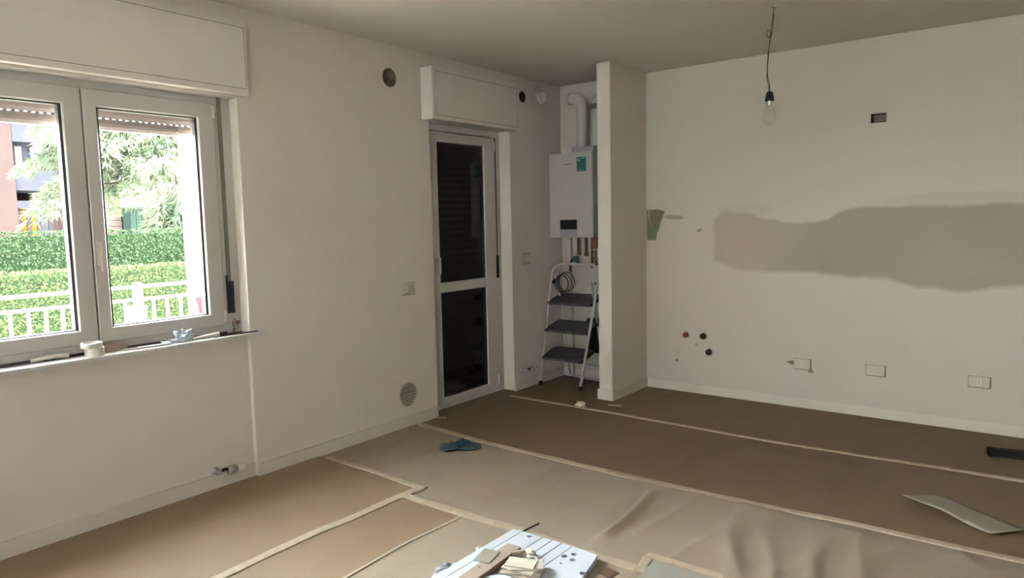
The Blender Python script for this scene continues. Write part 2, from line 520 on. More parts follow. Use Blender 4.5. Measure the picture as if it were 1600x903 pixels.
# ------------------------------------------------------------------ window 1
XF = -3.76
win = thing('window_1', 'white double casement window with two clear panes, hedge and railing behind it', 'window', (XF, 1.507, 0.865), kind='structure')
fr = MB()
fr.ring(XF - 0.07, XF, WIN[0], WIN[1], 0.865, 2.205, 0.84, 2.172, 0.925, 2.15)
fr.build('window_frame', 'pvc', win)
def sash(y0, y1, py0, py1, handle):
    s = MB()
    s.ring(XF - 0.045, XF + 0.014, y0, y1, 0.915, 2.16, py0, py1, 0.987, 2.075, bev=0.005)
    so = s.build('sash', 'pvc', win)
    g = MB()
    g.ring(XF - 0.040, XF - 0.002, py0 - 0.001, py1 + 0.001, 0.986, 2.076, py0 + 0.013, py1 - 0.013, 0.992, 2.068, bev=0.001)
    g.build('gasket', 'gasket', so)
    boxmesh(XF - 0.028, XF - 0.022, py0 - 0.01, py1 + 0.01, 0.98, 2.085).build('pane', 'glass', so)
    if handle:
        hd = MB()
        hd.box(XF + 0.013, XF + 0.022, 1.522, 1.550, 1.30, 1.42, bev=0.003)
        hd.tube([(XF + 0.02, 1.536, 1.385), (XF + 0.045, 1.536, 1.385)], 0.009)
        hd.box(XF + 0.036, XF + 0.052, 1.526, 1.546, 1.27, 1.397, bev=0.005)
        hd.build('handle', 'white', so)
    return so
sash(0.830, 1.5045, 0.925, 1.42, False)
sash(1.5095, 2.185, 1.573, 2.090, True)
boxmesh(XF - 0.02, XF + 0.001, 1.500, 1.514, 0.92, 2.15).build('meeting_gap', 'gasket', win)
for z in (2.078, 0.935):
    MB().tube([(XF + 0.016, 2.181, z), (XF + 0.016, 2.181, z + 0.068)], 0.0075).build('hinge', 'white', win)

sill = MB()
sill.box(XF, XL, WIN[0] + 0.001, WIN[1] - 0.001, 0.836, 0.865)
sill.box(XL + 0.001, XL + 0.042, 0.65, 2.365, 0.845, 0.865, bev=0.002)
sill.build('window_sill', 'marble', win)
boxmesh(XF + 0.0, XF + 0.010, WIN[0] + 0.01, 2.19, 0.8655, 0.878).build('bottom_seal', 'gasket', win)

# strap and winder
st = thing('shutter_strap', 'dark grey roller shutter strap running down the right side of the wide window', 'strap', (XF, 2.225, 1.0))
boxmesh(XF + 0.001, XF + 0.004, 2.212, 2.235, 1.16, 2.20).build('strap', 'strap', st)
sw = MB()
sw.box(XF + 0.001, XF + 0.008, 2.203, 2.250, 0.98, 1.165, bev=0.002)
sw.box(XF + 0.001, XF + 0.006, 2.203, 2.213, 1.165, 1.20)
sw.build('winder_plate', 'black', st)

# roller shutter behind the panes
rs = thing('roller_shutter', 'pinkish beige roller shutter rolled up at the top of the wide window', 'roller shutter', (-3.87, 1.5, 1.975))
for k in range(4):
    z0 = 1.977 + k * 0.062
    sl = MB()
    prof = [(-3.874, z0), (-3.866, z0 + 0.003), (-3.861, z0 + 0.020), (-3.861, z0 + 0.036), (-3.866, z0 + 0.057), (-3.874, z0 + 0.0592)]
    vs = [(x, WIN[0] + 0.02, z) for x, z in prof] + [(x, WIN[1] - 0.02, z) for x, z in prof]
    m_ = len(prof)
    sl.add(vs, [tuple(range(m_)), tuple(range(m_, 2 * m_))[::-1]] + [(i, m_ + i, m_ + (i + 1) % m_, (i + 1) % m_) for i in range(m_)])
    if k == 0:
        sl.lathe([(0.0, 0.003), (0.007, 0.003), (0.009, 0)], (-3.861, 2.03, z0 + 0.026), (1, 0, 0), 12)
    sl.build('slat', 'slat', rs)
    lk = MB()
    for j in range(46):
        y = WIN[0] + 0.03 + j * 0.033
        lk.box(-3.872, -3.866, y, y + 0.017, z0 + 0.058, z0 + 0.0625)
    lk.build('slat_links', 'slat_dark', rs, kind='stuff')
for y in (WIN[0], WIN[1] - 0.022):
    boxmesh(-3.885, -3.852, y, y + 0.022, 0.87, 2.2).build('guide_rail', 'slat', rs)

# shutter box over the window
def shutter_box(name, label, x1, y0, y1, z0, z1, groove, hatch=None):
    t = thing(name, label, 'shutter box', (XL, (y0 + y1) / 2, z0))
    boxmesh(XL + 0.0005, x1, y0, y1, z0, z1, bev=0.003).build('casing', 'box', t)
    g = 0.0025
    gy0, gy1, gz0, gz1 = groove
    gm = MB()
    gm.ring(x1 - 0.002, x1 + 0.0006, gy0 - g, gy1 + g, gz0 - g, gz1 + g, gy0, gy1, gz0, gz1, bev=0.0002)
    gm.build('hatch_joint', 'hole', t)
    boxmesh(x1 - 0.001, x1 + 0.0018, gy0 + 0.0006, gy1 - 0.0006, gz0 + 0.0006, gz1 - 0.0006, bev=0.0006).build('hatch', 'box', t)
    return t
shutter_box('shutter_box', 'long white roller shutter box above the wide window', XL + 0.050, 0.64, 2.341, 2.210, 2.600, (0.66, 2.322, 2.243, 2.572))
shutter_box('shutter_box', 'short white roller shutter box above the glazed balcony door', XL + 0.120, 3.755, 4.79, 2.215, 2.585, (3.790, 4.755, 2.245, 2.552))
MB().box(XL - 0.15, XL, WIN[0] + 0.001, WIN[1] - 0.001, 2.196, 2.2045).build('trim_1', 'box', kind='structure')

# ------------------------------------------------------------------ balcony door
XD = -3.78
dr = thing('door_1', 'white balcony door with two dark glass panes, closed, shutter down behind it', 'door', (XD, 4.3, 0), kind='structure')
MB().ring(XD - 0.08, XD - 0.012, DOOR[0] + 0.001, DOOR[1] - 0.001, 0.0, 2.222, 3.905, 4.690, 0.03, 2.175).build('door_frame', 'pvc_door', dr)
ds = MB()
ds.ring(XD - 0.05, XD, 3.875, 4.712, 0.030, 2.168, 4.016, 4.574, 0.09, 2.092, bev=0.004)
ds.box(XD - 0.049, XD - 0.001, 4.015, 4.575, 0.925, 1.002, bev=0.003)
leaf = ds.build('door_leaf', 'pvc_door', dr)
for z0, z1 in ((1.002, 2.092), (0.09, 0.925)):
    MB().ring(XD - 0.045, XD - 0.012, 4.015, 4.575, z0 - 0.001, z1 + 0.001, 4.021, 4.569, z0 + 0.006, z1 - 0.006, bev=0.001).build('gasket', 'gasket', leaf)
    boxmesh(XD - 0.032, XD - 0.026, 4.012, 4.578, z0 - 0.004, z1 + 0.004).build('pane', 'glass_door', leaf)
hd = MB()
hd.box(XD, XD + 0.010, 3.945, 3.975, 1.09, 1.24, bev=0.003)
hd.tube([(XD + 0.005, 3.962, 1.195), (XD + 0.045, 3.962, 1.195)], 0.010)
hd.box(XD + 0.034, XD + 0.052, 3.952, 3.976, 1.075, 1.208, bev=0.006)
hd.build('handle', 'white', leaf)
for z in (2.09, 0.10):
    MB().tube([(XD + 0.003, 4.708, z - 0.03), (XD + 0.003, 4.708, z + 0.045)], 0.009).build('hinge', 'white', dr)
MB().box(XD - 0.28, XD + 0.10, DOOR[0] + 0.002, DOOR[1] - 0.002, -0.03, 0.0).build('threshold', 'hole', dr)
boxmesh(XD - 0.012, XD - 0.008, 4.728, 4.746, 1.17, 2.17).build('strap', 'strap', dr)
boxmesh(XD - 0.012, XD - 0.002, 4.718, 4.752, 0.99, 1.18, bev=0.002).build('winder_plate', 'black', dr)
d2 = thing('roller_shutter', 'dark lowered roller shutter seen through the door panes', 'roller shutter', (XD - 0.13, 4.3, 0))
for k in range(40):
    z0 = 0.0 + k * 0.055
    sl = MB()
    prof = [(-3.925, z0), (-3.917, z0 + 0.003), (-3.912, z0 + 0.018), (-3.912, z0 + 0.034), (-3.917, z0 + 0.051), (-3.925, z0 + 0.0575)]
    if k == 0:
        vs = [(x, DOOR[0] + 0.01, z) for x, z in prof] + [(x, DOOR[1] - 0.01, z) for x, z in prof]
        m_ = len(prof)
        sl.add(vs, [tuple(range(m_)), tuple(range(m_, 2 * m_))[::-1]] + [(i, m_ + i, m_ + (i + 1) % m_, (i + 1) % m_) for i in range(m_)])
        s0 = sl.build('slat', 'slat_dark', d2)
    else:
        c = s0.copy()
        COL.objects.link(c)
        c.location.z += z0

# ------------------------------------------------------------------ things on the left wall
t = thing('duct_hole', 'large dark round duct hole high in the wall between window and door', 'hole', (XL, 3.457, 2.473))
MB().lathe([(0.0638, 0.0), (0.0615, -0.002), (0.061, -0.25), (0.0, -0.25)], (XL, 3.457, 2.473), (1, 0, 0), 32).build('lining', 'hole', t)
t = thing('duct_hole', 'small dark round duct hole just right of the door shutter box', 'hole', (XL, 4.993, 2.53))
MB().lathe([(0.0464, 0.0), (0.044, -0.002), (0.044, -0.25), (0.0, -0.25)], (XL, 4.993, 2.530), (1, 0, 0), 28).build('lining', 'hole_dark', t)
t = thing('flue_collar', 'white round flue collar on the alcove side wall near the ceiling', 'pipe collar', (XL, 5.237, 2.55))
MB().lathe([(0.068, 0.0), (0.074, 0.006), (0.070, 0.014), (0.056, 0.016), (0.052, 0.012)], (XL, 5.237, 2.55), (1, 0, 0), 32).build('rosette', 'plate', t)
MB().lathe([(0.052, 0.0), (0.052, 0.045), (0.047, 0.047), (0.046, 0.03), (0.0, 0.03)], (XL, 5.237, 2.55), (1, 0, 0), 32).build('pipe_stub', 'white', t)
MB().lathe([(0.012, 0.0), (0.012, 0.03), (0.0, 0.032)], (XL, 5.215, 2.64), (1, 0, 0), 12).build('plug', 'plate', t)

def wall_plate(label, y, z, w, h, face, modules, kindn='light_switch', cat='switch', base='plate', tilt=0):
    """face 'x' = on the left wall, 'y' = on the back wall"""
    def bx(mb, a0, a1, b0, b1, d0, d1, bev=0.0):
        if face == 'x':
            mb.box(XL + d0, XL + d1, y + a0, y + a1, z + b0, z + b1, bev=bev)
        else:
            mb.box(y + a0, y + a1, YB - d1, YB - d0, z + b0, z + b1, bev=bev)
        return mb
    t = thing(kindn, label, cat, (XL, y, z) if face == 'x' else (y, YB, z))
    bx(MB(), -w / 2, w / 2, -h / 2, h / 2, 0, 0.010, 0.003).build('cover_frame', base, t)
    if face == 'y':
        bx(MB(), -w / 2 - 0.003, w / 2 + 0.010, -h / 2 - 0.006, h / 2 + 0.002, 0, 0.003).build('shadow_edge', 'exposed', t)  # dark backing shifted right and down, standing in for the shadow around the plate
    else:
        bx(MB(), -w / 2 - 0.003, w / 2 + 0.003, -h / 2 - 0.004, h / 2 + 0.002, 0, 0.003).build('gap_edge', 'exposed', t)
    for (a0, a1, kind_) in modules:
        bx(MB(), a0, a1, -h * 0.30, h * 0.30, 0.006, 0.0140, 0.0015).build('rocker' if kind_ == 's' else 'socket_insert' if kind_ == 'p' else 'blank_insert', 'white' if kind_ != 'b' else 'plate', t)
        if kind_ == 'p':
            hm = MB()
            ca = (a0 + a1) / 2
            for dz in (-0.011, 0, 0.011):
                p0 = (XL + 0.0142, y + ca, z + dz) if face == 'x' else (y + ca, YB - 0.0142, z + dz)
                hm.lathe([(0.003, 0.0), (0.0, 0.0005)], p0, (1, 0, 0) if face == 'x' else (0, -1, 0), 8)
            hm.build('pin_holes', 'gasket', t)
    return t
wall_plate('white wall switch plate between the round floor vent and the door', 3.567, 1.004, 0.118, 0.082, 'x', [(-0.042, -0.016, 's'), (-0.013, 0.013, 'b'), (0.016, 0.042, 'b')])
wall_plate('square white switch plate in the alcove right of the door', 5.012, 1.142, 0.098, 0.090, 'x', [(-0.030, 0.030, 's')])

v = thing('round_vent', 'round white slatted vent low on the wall left of the door', 'vent', (XL, 3.522, 0.24))
MB().lathe([(0.088, 0.0), (0.090, 0.004), (0.084, 0.009), (0.080, 0.006)], (XL, 3.522, 0.238), (1, 0, 0), 36).build('rim', 'plate', v)
MB().lathe([(0.081, 0.002), (0.0, 0.0021)], (XL, 3.522, 0.238), (1, 0, 0), 36).build('backing', 'hole', v)
for k in range(9):
    z = 0.238 - 0.068 + k * 0.017
    hw = math.sqrt(max(0.0, 0.080 ** 2 - (z - 0.238) ** 2))
    mx = Matrix.Translation((XL + 0.006, 3.522, z)) @ Matrix.Rotation(R(30), 4, 'Y')
    MB().box(-0.005, 0.005, -hw, hw, -0.0012, 0.0012, mx=mx).build('slat', 'plate', v)

def radiator_valve(label, y, z, flip):
    t = thing('radiator_valve', label, 'valve', (XL, y, z))
    x0 = XL - (0.033 if y < 2.3 else 0)
    MB().lathe([(0.022, 0), (0.024, 0.004), (0.018, 0.008), (0.009, 0.010), (0.009, 0.05)], (x0, y - 0.075, z), (1, 0, 0), 16).lathe([(0.012, -.012), (0.012, 0.018), (0, 0.019)], (x0 + 0.05, y - 0.075, z), (0, -1, 0), 10).build('shut_off', 'chrome', t)
    MB().tube([(x0 + 0.05, y - 0.075, z), (x0 + 0.055, y - 0.04, z + 0.012), (x0 + 0.052, y - 0.015, z)], 0.008).build('elbow', 'black', t)
    MB().lathe([(0.012, 0), (0.024, 0.004), (0.025, 0.050), (0.020, 0.056), (0.0, 0.056)], (x0 + 0.05, y - 0.025, z - 0.004), (0, 1, 0), 16).build('valve_body', 'steel', t)
    MB().lathe([(0.012, 0), (0.021, 0.003), (0.021, 0.045), (0.014, 0.06), (0.0, 0.062)], (x0 + 0.05, y + 0.031, z - 0.006), (0, 1, 0), 16).lathe([(0.006, 0), (0.006, 0.03), (0, 0.032)], (x0 + 0.05, y + 0.05, z), (0, 0, 1), 8).build('white_cap', 'white', t)
    MB().tube([(x0, y + 0.09, z - 0.01), (x0 + 0.04, y + 0.09, z - 0.012)], 0.009).build('pipe_end', 'steel', t)
radiator_valve('capped radiator pipe valve low on the wall below the wide window', 2.115, 0.105, 1)
radiator_valve('capped radiator pipe valve low in the alcove beside the stepladder', 4.985, 0.165, 1)

# ------------------------------------------------------------------ things on the kitchen wall
t = thing('junction_box', 'dark open rectangular electrical box high on the kitchen wall', 'electrical box', (-1.014, YB, 2.108))
jb = MB()
x0, x1, z0, z1 = -1.0625, -0.9655, 2.1085, 2.1695
yb0, yb1 = YB - 0.002, YB + 0.05
jb.add([(x0, yb0, z0), (x1, yb0, z0), (x1, yb0, z1), (x0, yb0, z1), (x0, yb1, z0), (x1, yb1, z0), (x1, yb1, z1), (x0, yb1, z1)],
       [(0, 1, 5, 4), (1, 2, 6, 5), (2, 3, 7, 6), (3, 0, 4, 7), (4, 5, 6, 7)])
jb.build('back_box', 'hole_dark', t)
MB().box(-1.048, -0.968, YB + 0.02, YB + 0.026, 2.116, 2.160).build('support_plate', 'hole', t)
MB().tube([(-1.052, YB + 0.03, 2.15), (-1.047, YB - 0.004, 2.156), (-1.053, YB - 0.006, 2.140), (-1.049, YB + 0.03, 2.125)], 0.0028, 6).build('wire_ends', 'white', t)

t = thing('exposed_patch', 'dark and green unplastered patch at the corner by the partition wall', 'wall patch', (-2.73, YB, 1.28))
ep = MB()
pu = [(-2.8045, 1.392), (-2.684, 1.392), (-2.668, 1.45), (-2.633, 1.526), (-2.70, 1.545), (-2.8045, 1.54)]
pl_ = [(-2.8045, 1.281), (-2.717, 1.283), (-2.706, 1.34), (-2.684, 1.391), (-2.8045, 1.391)]
for pp, nm, mm in ((pu, 'bare_plaster', 'exposed'), (pl_, 'green_board', 'greenboard')):
    q = MB()
    k = len(pp)
    vs = [(x, YB + 0.012, z) for x, z in pp] + [(x, YB + 0.029, z) for x, z in pp]
    q.add(vs, [tuple(range(k)), tuple(range(k, 2 * k))[::-1]] + [(i, k + i, k + (i + 1) % k, (i + 1) % k) for i in range(k)])
    q.build(nm, mm, t)
MB().tube([(-2.785, YB + 0.006, 1.54), (-2.783, YB + 0.004, 1.47), (-2.778, YB + 0.006, 1.42)], 0.0035, 6).build('plaster_crumbs', 'wall', t)

def stub(label, x, z, r, L, m_in, m_out):
    t = thing('pipe_stub', label, 'pipe stub', (x, YB, z))
    MB().lathe([(r, 0.03), (r, -L), (r * 0.72, -L - 0.001), (r * 0.70, 0.02)], (x, YB, z), (0, 1, 0), 18).build('pipe', m_out, t)
    MB().lathe([(r * 0.71, -L * 0.8), (0, -L * 0.8)], (x, YB, z), (0, 1, 0), 14).build('plug', m_in, t)
stub('left red-brown capped water pipe of the two upper ones on the kitchen wall', -2.438, 0.484, 0.023, 0.022, 'red_plug', 'red_plug')
stub('right black open pipe of the two upper ones on the kitchen wall', -2.287, 0.485, 0.026, 0.014, 'black', 'hole_dark')
stub('lowest dark water pipe end on the kitchen wall, right of the others', -2.238, 0.355, 0.024, 0.018, 'black', 'hole_dark')
stub('small grey pipe end in the middle of the dark pipe ends', -2.346, 0.410, 0.013, 0.012, 'plate', 'steel')
t = thing('gas_outlet', 'small beige capped outlet nearest the skirting by the corner', 'outlet', (-2.523, YB, 0.28))
MB().box(-2.541, -2.507, YB - 0.008, YB, 0.290, 0.345, bev=0.003).build('cap', 'cream', t)
MB().lathe([(0.012, 0), (0.012, 0.012), (0.0, 0.013)], (-2.522, YB, 0.257), (0, -1, 0), 14).build('nipple', 'steel', t)

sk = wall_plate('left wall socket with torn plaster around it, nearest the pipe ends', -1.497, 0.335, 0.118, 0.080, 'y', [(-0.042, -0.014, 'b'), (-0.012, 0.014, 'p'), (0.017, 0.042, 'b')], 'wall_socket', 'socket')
tp = MB()
tp.prism([(-0.055, 0.025), (-0.115, 0.008), (-0.075, -0.012), (-0.055, -0.004)], -0.004, 0.0)
tp.v = [(x - 1.497, YB + z, y + 0.335) for x, y, z in tp.v]
tp.build('broken_plaster', 'exposed', sk)
tp = MB()
tp.prism([(0.045, 0.035), (0.062, 0.028), (0.060, -0.015), (0.088, -0.058), (0.050, -0.060), (0.045, -0.02)], -0.004, 0.0)
tp.v = [(x - 1.497, YB + z, y + 0.335) for x, y, z in tp.v]
tp.build('broken_plaster', 'exposed', sk)
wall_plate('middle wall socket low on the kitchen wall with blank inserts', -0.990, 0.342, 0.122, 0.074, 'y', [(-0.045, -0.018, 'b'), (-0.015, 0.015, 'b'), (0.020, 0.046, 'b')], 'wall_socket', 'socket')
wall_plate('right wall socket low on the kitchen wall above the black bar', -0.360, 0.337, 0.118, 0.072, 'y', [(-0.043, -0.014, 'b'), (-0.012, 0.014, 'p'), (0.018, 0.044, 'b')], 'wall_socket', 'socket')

# ------------------------------------------------------------------ boiler in the alcove
BX0, BX1, BY0, BY1, BZ0, BZ1 = -3.575, -3.128, 5.225, 5.56, 1.316, 2.048
bo = thing('boiler', 'white wall-hung gas boiler with a dark display and teal sticker in the alcove', 'boiler', ((BX0 + BX1) / 2, BY0, BZ0))
boxmesh(BX0 + 0.004, BX1 - 0.004, BY0 + 0.018, BY1, BZ0 + 0.004, BZ1 - 0.002, bev=0.006).build('body', 'boiler', bo)
boxmesh(BX0, BX1, BY0, BY0 + 0.022, BZ0, BZ1, bev=0.006).build('front_cover', 'boiler', bo)
boxmesh(-3.462, -3.290, BY0 - 0.004, BY0 + 0.002, 1.388, 1.472, bev=0.002).build('display', 'black', bo)
boxmesh(-3.460, -3.288, BY0 - 0.005, BY0 + 0.002, 1.322, 1.387, bev=0.002).build('control_panel', 'boiler_panel', bo)
MB().lathe([(0.006, 0), (0.006, 0.004), (0, 0.004)], (-3.552, BY0, 1.347), (0, -1, 0), 10).build('screw', 'chrome', bo)
s_ = boxmesh(-3.283, -3.192, BY0 - 0.0016, BY0 + 0.001, 1.884, 2.004).build('energy_sticker', 'sticker', bo)
sm = MB()
for (a, b, c, d) in ((-3.275, -3.264, 1.972, 1.996), (-3.258, -3.250, 1.965, 1.996), (-3.242, -3.200, 1.990, 1.996), (-3.275, -3.225, 1.893, 1.897)):
    sm.box(a, b, BY0 - 0.0020, BY0 - 0.0010, c, d)
sm.build('sticker_print', 'print', s_, kind='stuff')
lg = MB()
for k in range(7):
    lg.box(-3.422 + k * 0.012, -3.414 + k * 0.012, BY0 - 0.001, BY0 + 0.001, 1.946, 1.955 - (k % 3 == 1) * 0.002)
lg.build('maker_mark', 'ink', bo, kind='stuff')
boxmesh(-3.365, -3.140, 5.27, 5.50, BZ1 - 0.002, 2.098, bev=0.004).build('flue_base', 'boiler_panel', bo)

f1 = thing('flue_pipe', 'left pale flue elbow above the boiler with its open end facing left', 'flue pipe', (-3.335, 5.40, 2.098))
pts = [(-3.335, 5.40, 2.098), (-3.335, 5.40, 2.45)]
for k in range(1, 7):
    a = k / 6 * PI / 2
    pts.append((-3.335 - 0.085 * (1 - math.cos(a)), 5.40, 2.45 + 0.085 * math.sin(a)))
pts.append((-3.44, 5.40, 2.535))
MB().tube(pts, 0.047, 20, caps=False).build('pipe', 'flue', f1)
MB().lathe([(0.047, 0), (0.052, 0.0), (0.052, 0.03), (0.047, 0.03), (0.042, 0.029), (0.042, -0.02)], (-3.44, 5.40, 2.535), (-1, 0, 0), 24).build('socket_rim', 'flue', f1)
MB().lathe([(0.0415, 0.0), (0.0, 0.0)], (-3.452, 5.40, 2.535), (-1, 0, 0), 24).build('dark_opening', 'hole_dark', f1)
f2 = thing('flue_pipe', 'right pale flue pipe above the boiler bending into the back wall', 'flue pipe', (-3.203, 5.42, 2.098))
pts = [(-3.203, 5.42, 2.098), (-3.203, 5.42, 2.44)]
for k in range(1, 7):
    a = k / 6 * PI / 2
    pts.append((-3.203, 5.42 + 0.08 * (1 - math.cos(a)), 2.44 + 0.08 * math.sin(a)))
pts.append((-3.203, YB, 2.52))
MB().tube(pts, 0.047, 20, caps=False).build('pipe', 'flue', f2)
MB().lathe([(0.047, 0), (0.053, 0.0), (0.053, 0.04), (0.047, 0.04)], (-3.203, 5.42, 2.425), (0, 0, 1), 24).build('socket_rim', 'hole', f2)

# pipework under the boiler: each pipe its own thing
def pipe_thing(name, label, cat, pts, r, m, extra=None):
    t = thing(name, label, cat, pts[0])
    MB().tube(pts, r, 10).build('pipe', m, t)
    if extra:
        extra(t)
    return t
PY = 5.45
pipe_thing('copper_pipe', 'thin dark pipe under the left of the boiler running down to the floor', 'pipe', [(-3.492, PY, 1.316), (-3.492, PY, 1.0), (-3.495, PY + 0.02, 0.1), (-3.495, PY + 0.02, 0.0)], 0.008, 'steel')
pipe_thing('copper_pipe', 'short thick dark pipe under the middle of the boiler, left one of two', 'pipe', [(-3.415, PY, 1.316), (-3.415, PY, 1.17)], 0.015, 'copper',
           lambda t: MB().lathe([(0.0, 0), (0.022, 0), (0.022, 0.03), (0.016, 0.034)], (-3.415, PY, 1.15), (0, 0, 1), 6, smooth=False).build('nut', 'brass', t))
pipe_thing('copper_pipe', 'short thick dark pipe under the middle of the boiler, right one of two', 'pipe', [(-3.335, PY, 1.316), (-3.335, PY, 1.16)], 0.015, 'copper',
           lambda t: MB().lathe([(0.0, 0), (0.022, 0), (0.022, 0.03), (0.016, 0.034)], (-3.335, PY, 1.145), (0, 0, 1), 6, smooth=False).build('nut', 'copper', t))
mf = thing('pipe_manifold', 'dark tangle of boiler pipes and valves beside the partition wall', 'pipes', (-3.23, PY, 1.0))
boxmesh(-3.265, -3.15, PY - 0.04, PY + 0.06, 1.22, 1.316, bev=0.005).build('header_block', 'copper', mf)
MB().tube([(-3.275, PY, 1.316), (-3.275, PY, 1.04)], 0.012).tube([(-3.236, PY, 1.25), (-3.236, PY, 1.06)], 0.010).tube([(-3.20, PY, 1.25), (-3.20, PY, 1.05)], 0.010).build('pipes', 'copper', mf)
MB().box(-3.28, -3.15, PY - 0.02, PY - 0.008, 1.198, 1.208).build('bracket', 'steel', mf)
for x_, z_ in ((-3.235, 1.12), (-3.205, 1.08)):
    MB().lathe([(0.0, -0.018), (0.016, -0.015), (0.018, 0), (0.016, 0.015), (0, 0.018)], (x_, PY - 0.01, z_), (0, 1, 0), 12).build('valve_body', 'brass', mf)
gv = thing('green_valve', 'green handled valve with black hose under the boiler', 'valve', (-3.45, PY, 1.12))
MB().lathe([(0, -0.03), (0.024, -0.028), (0.030, -0.01), (0.028, 0.015), (0, 0.02)], (-3.440, PY - 0.01, 1.115), (0.3, -1, 0.1), 10).tube([(-3.43, PY - 0.02, 1.10), (-3.385, PY - 0.03, 1.075)], 0.014).build('valve_head', 'green', gv)
MB().tube([(-3.455, PY, 1.135), (-3.482, PY - 0.01, 1.11), (-3.497, PY - 0.015, 1.06), (-3.50, PY - 0.015, 1.0)], 0.011).build('hose', 'wire_d', gv)
bb = thing('black_box', 'flat black box on the alcove wall behind the stepladder', 'box', (-3.27, 5.5, 0.25))
boxmesh(-3.375, -3.12, 5.50, 5.575, 0.255, 0.57, bev=0.008).build('case', 'black', bb)
boxmesh(-3.365, -3.13, 5.494, 5.502, 0.285, 0.545, bev=0.003).build('lid', 'black', bb)
pipe_thing('wall_conduit', 'thin pale vertical conduit in front of the black box in the alcove', 'pipe', [(-3.165, 5.47, 0.57), (-3.165, 5.47, 0.26), (-3.165, 5.47, 0.10)], 0.008, 'wire_w')
pipe_thing('floor_hose', 'pale hose lying on the floor along the alcove back wall', 'hose', [(-3.60, 5.50, 0.02), (-3.50, 5.52, 0.016), (-3.42, 5.49, 0.016), (-3.30, 5.47, 0.016), (-3.15, 5.49, 0.016), (-2.96, 5.48, 0.016)], 0.013, 'wire_w')

# ------------------------------------------------------------------ stepladder
la = thing('step_ladder', 'cream metal folding stepladder with three black treads in the alcove', 'stepladder', (-3.40, 5.10, 0))
def ly(z): return 5.10 + 0.20 * z
rail = []
xa, xb = -3.618, -3.178
for z in (0.0, 0.3, 0.6, 0.9):
    rail.append((xa + 0.012 * z, ly(z), z + 0.012))
for k in range(1, 8):
    a = k / 7 * PI / 2
    rail.append((xa + 0.012 + 0.11 * (1 - math.cos(a)), ly(0.96 + 0.10 * math.sin(a)), 0.965 + 0.115 * math.sin(a)))
xr = lambda z: -3.200 + 0.085 * z
rr = [(xr(z) - (x - (xa + 0.012 * min(z, 0.96))), y, z) for x, y, z in rail][::-1]
MB().tube(rail + rr, 0.0125, 10).build('front_frame', 'ladder', la)
for x, sgn in ((xa, 1), (xr(0), -1)):
    MB().lathe([(0.0, -0.012), (0.017, -0.012), (0.018, 0.02), (0.014, 0.026)], (x, 5.10, 0.012), (0, 0.2, 1), 12).build('rubber_foot', 'black', la)
rf = []
rf += [(-3.575, 5.53, 0.012), (-3.572, 5.44, 0.45), (-3.565, 5.325, 0.93)]
MB().tube(rf, 0.009, 8).build('rear_leg', 'ladder', la)
MB().tube([(-3.205, 5.53, 0.012), (-3.208, 5.44, 0.45), (-3.215, 5.325, 0.93)], 0.009, 8).build('rear_leg', 'ladder', la)
MB().tube([(-3.574, 5.50, 0.14), (-3.206, 5.50, 0.14)], 0.007, 8).build('cross_bar', 'ladder', la)
for z in (0.250, 0.492, 0.735):
    y0 = ly(z) - 0.035
    d = 0.235
    mx = Matrix.Translation((-3.409 + 0.047 * z, y0, z)) @ Matrix.Rotation(R(16), 4, 'X')
    tr = MB()
    hw = 0.192 + 0.035 * z
    tr.box(-hw, hw, 0.0, d, -0.006, 0.006, bev=0.003, mx=mx)
    tr.box(-hw - 0.002, hw + 0.002, -0.010, 0.006, -0.016, 0.008, bev=0.004, mx=mx)
    tr.build('tread', 'tread', la)
    for s2 in (-hw - 0.006, hw + 0.006):
        boxmesh(s2 - 0.004, s2 + 0.004, 0.0, d * 0.9, -0.014, 0.004, mx=mx).build('tread_bracket', 'black', la)
for x in (-3.590, -3.135):
    MB().lathe([(0, -0.012), (0.014, -0.010), (0.014, 0.010), (0, 0.012)], (x, ly(0.93) + 0.005, 0.915), (1, 0, 0), 10).build('hinge_knob', 'black', la)

cc = thing('cable_coil', 'coil of brown cable with a pale plug hanging on the stepladder', 'cable', (-3.50, 5.25, 0.95))
cp = MB()
random.seed(4)
for j in range(3):
    cx, cz, rr_ = -3.475 + 0.02 * j, 0.905 + 0.008 * j, 0.075 + 0.006 * j
    cp.tube([(cx + rr_ * math.cos(a) * 0.95, 5.255 + 0.008 * j, cz + rr_ * math.sin(a)) for a in [2 * PI * k / 20 for k in range(20)]], 0.0055, 7, closed=True)
cp.tube([(-3.555, 5.25, 0.99), (-3.545, 5.245, 0.93), (-3.53, 5.25, 0.86), (-3.49, 5.26, 0.82)], 0.006, 7)
cp.build('cable', 'wire_d', cc)
MB().lathe([(0, 0), (0.016, 0.004), (0.018, 0.03), (0.009, 0.05), (0, 0.05)], (-3.535, 5.235, 0.955), (0.4, -0.3, 1), 12).build('plug', 'white', cc)

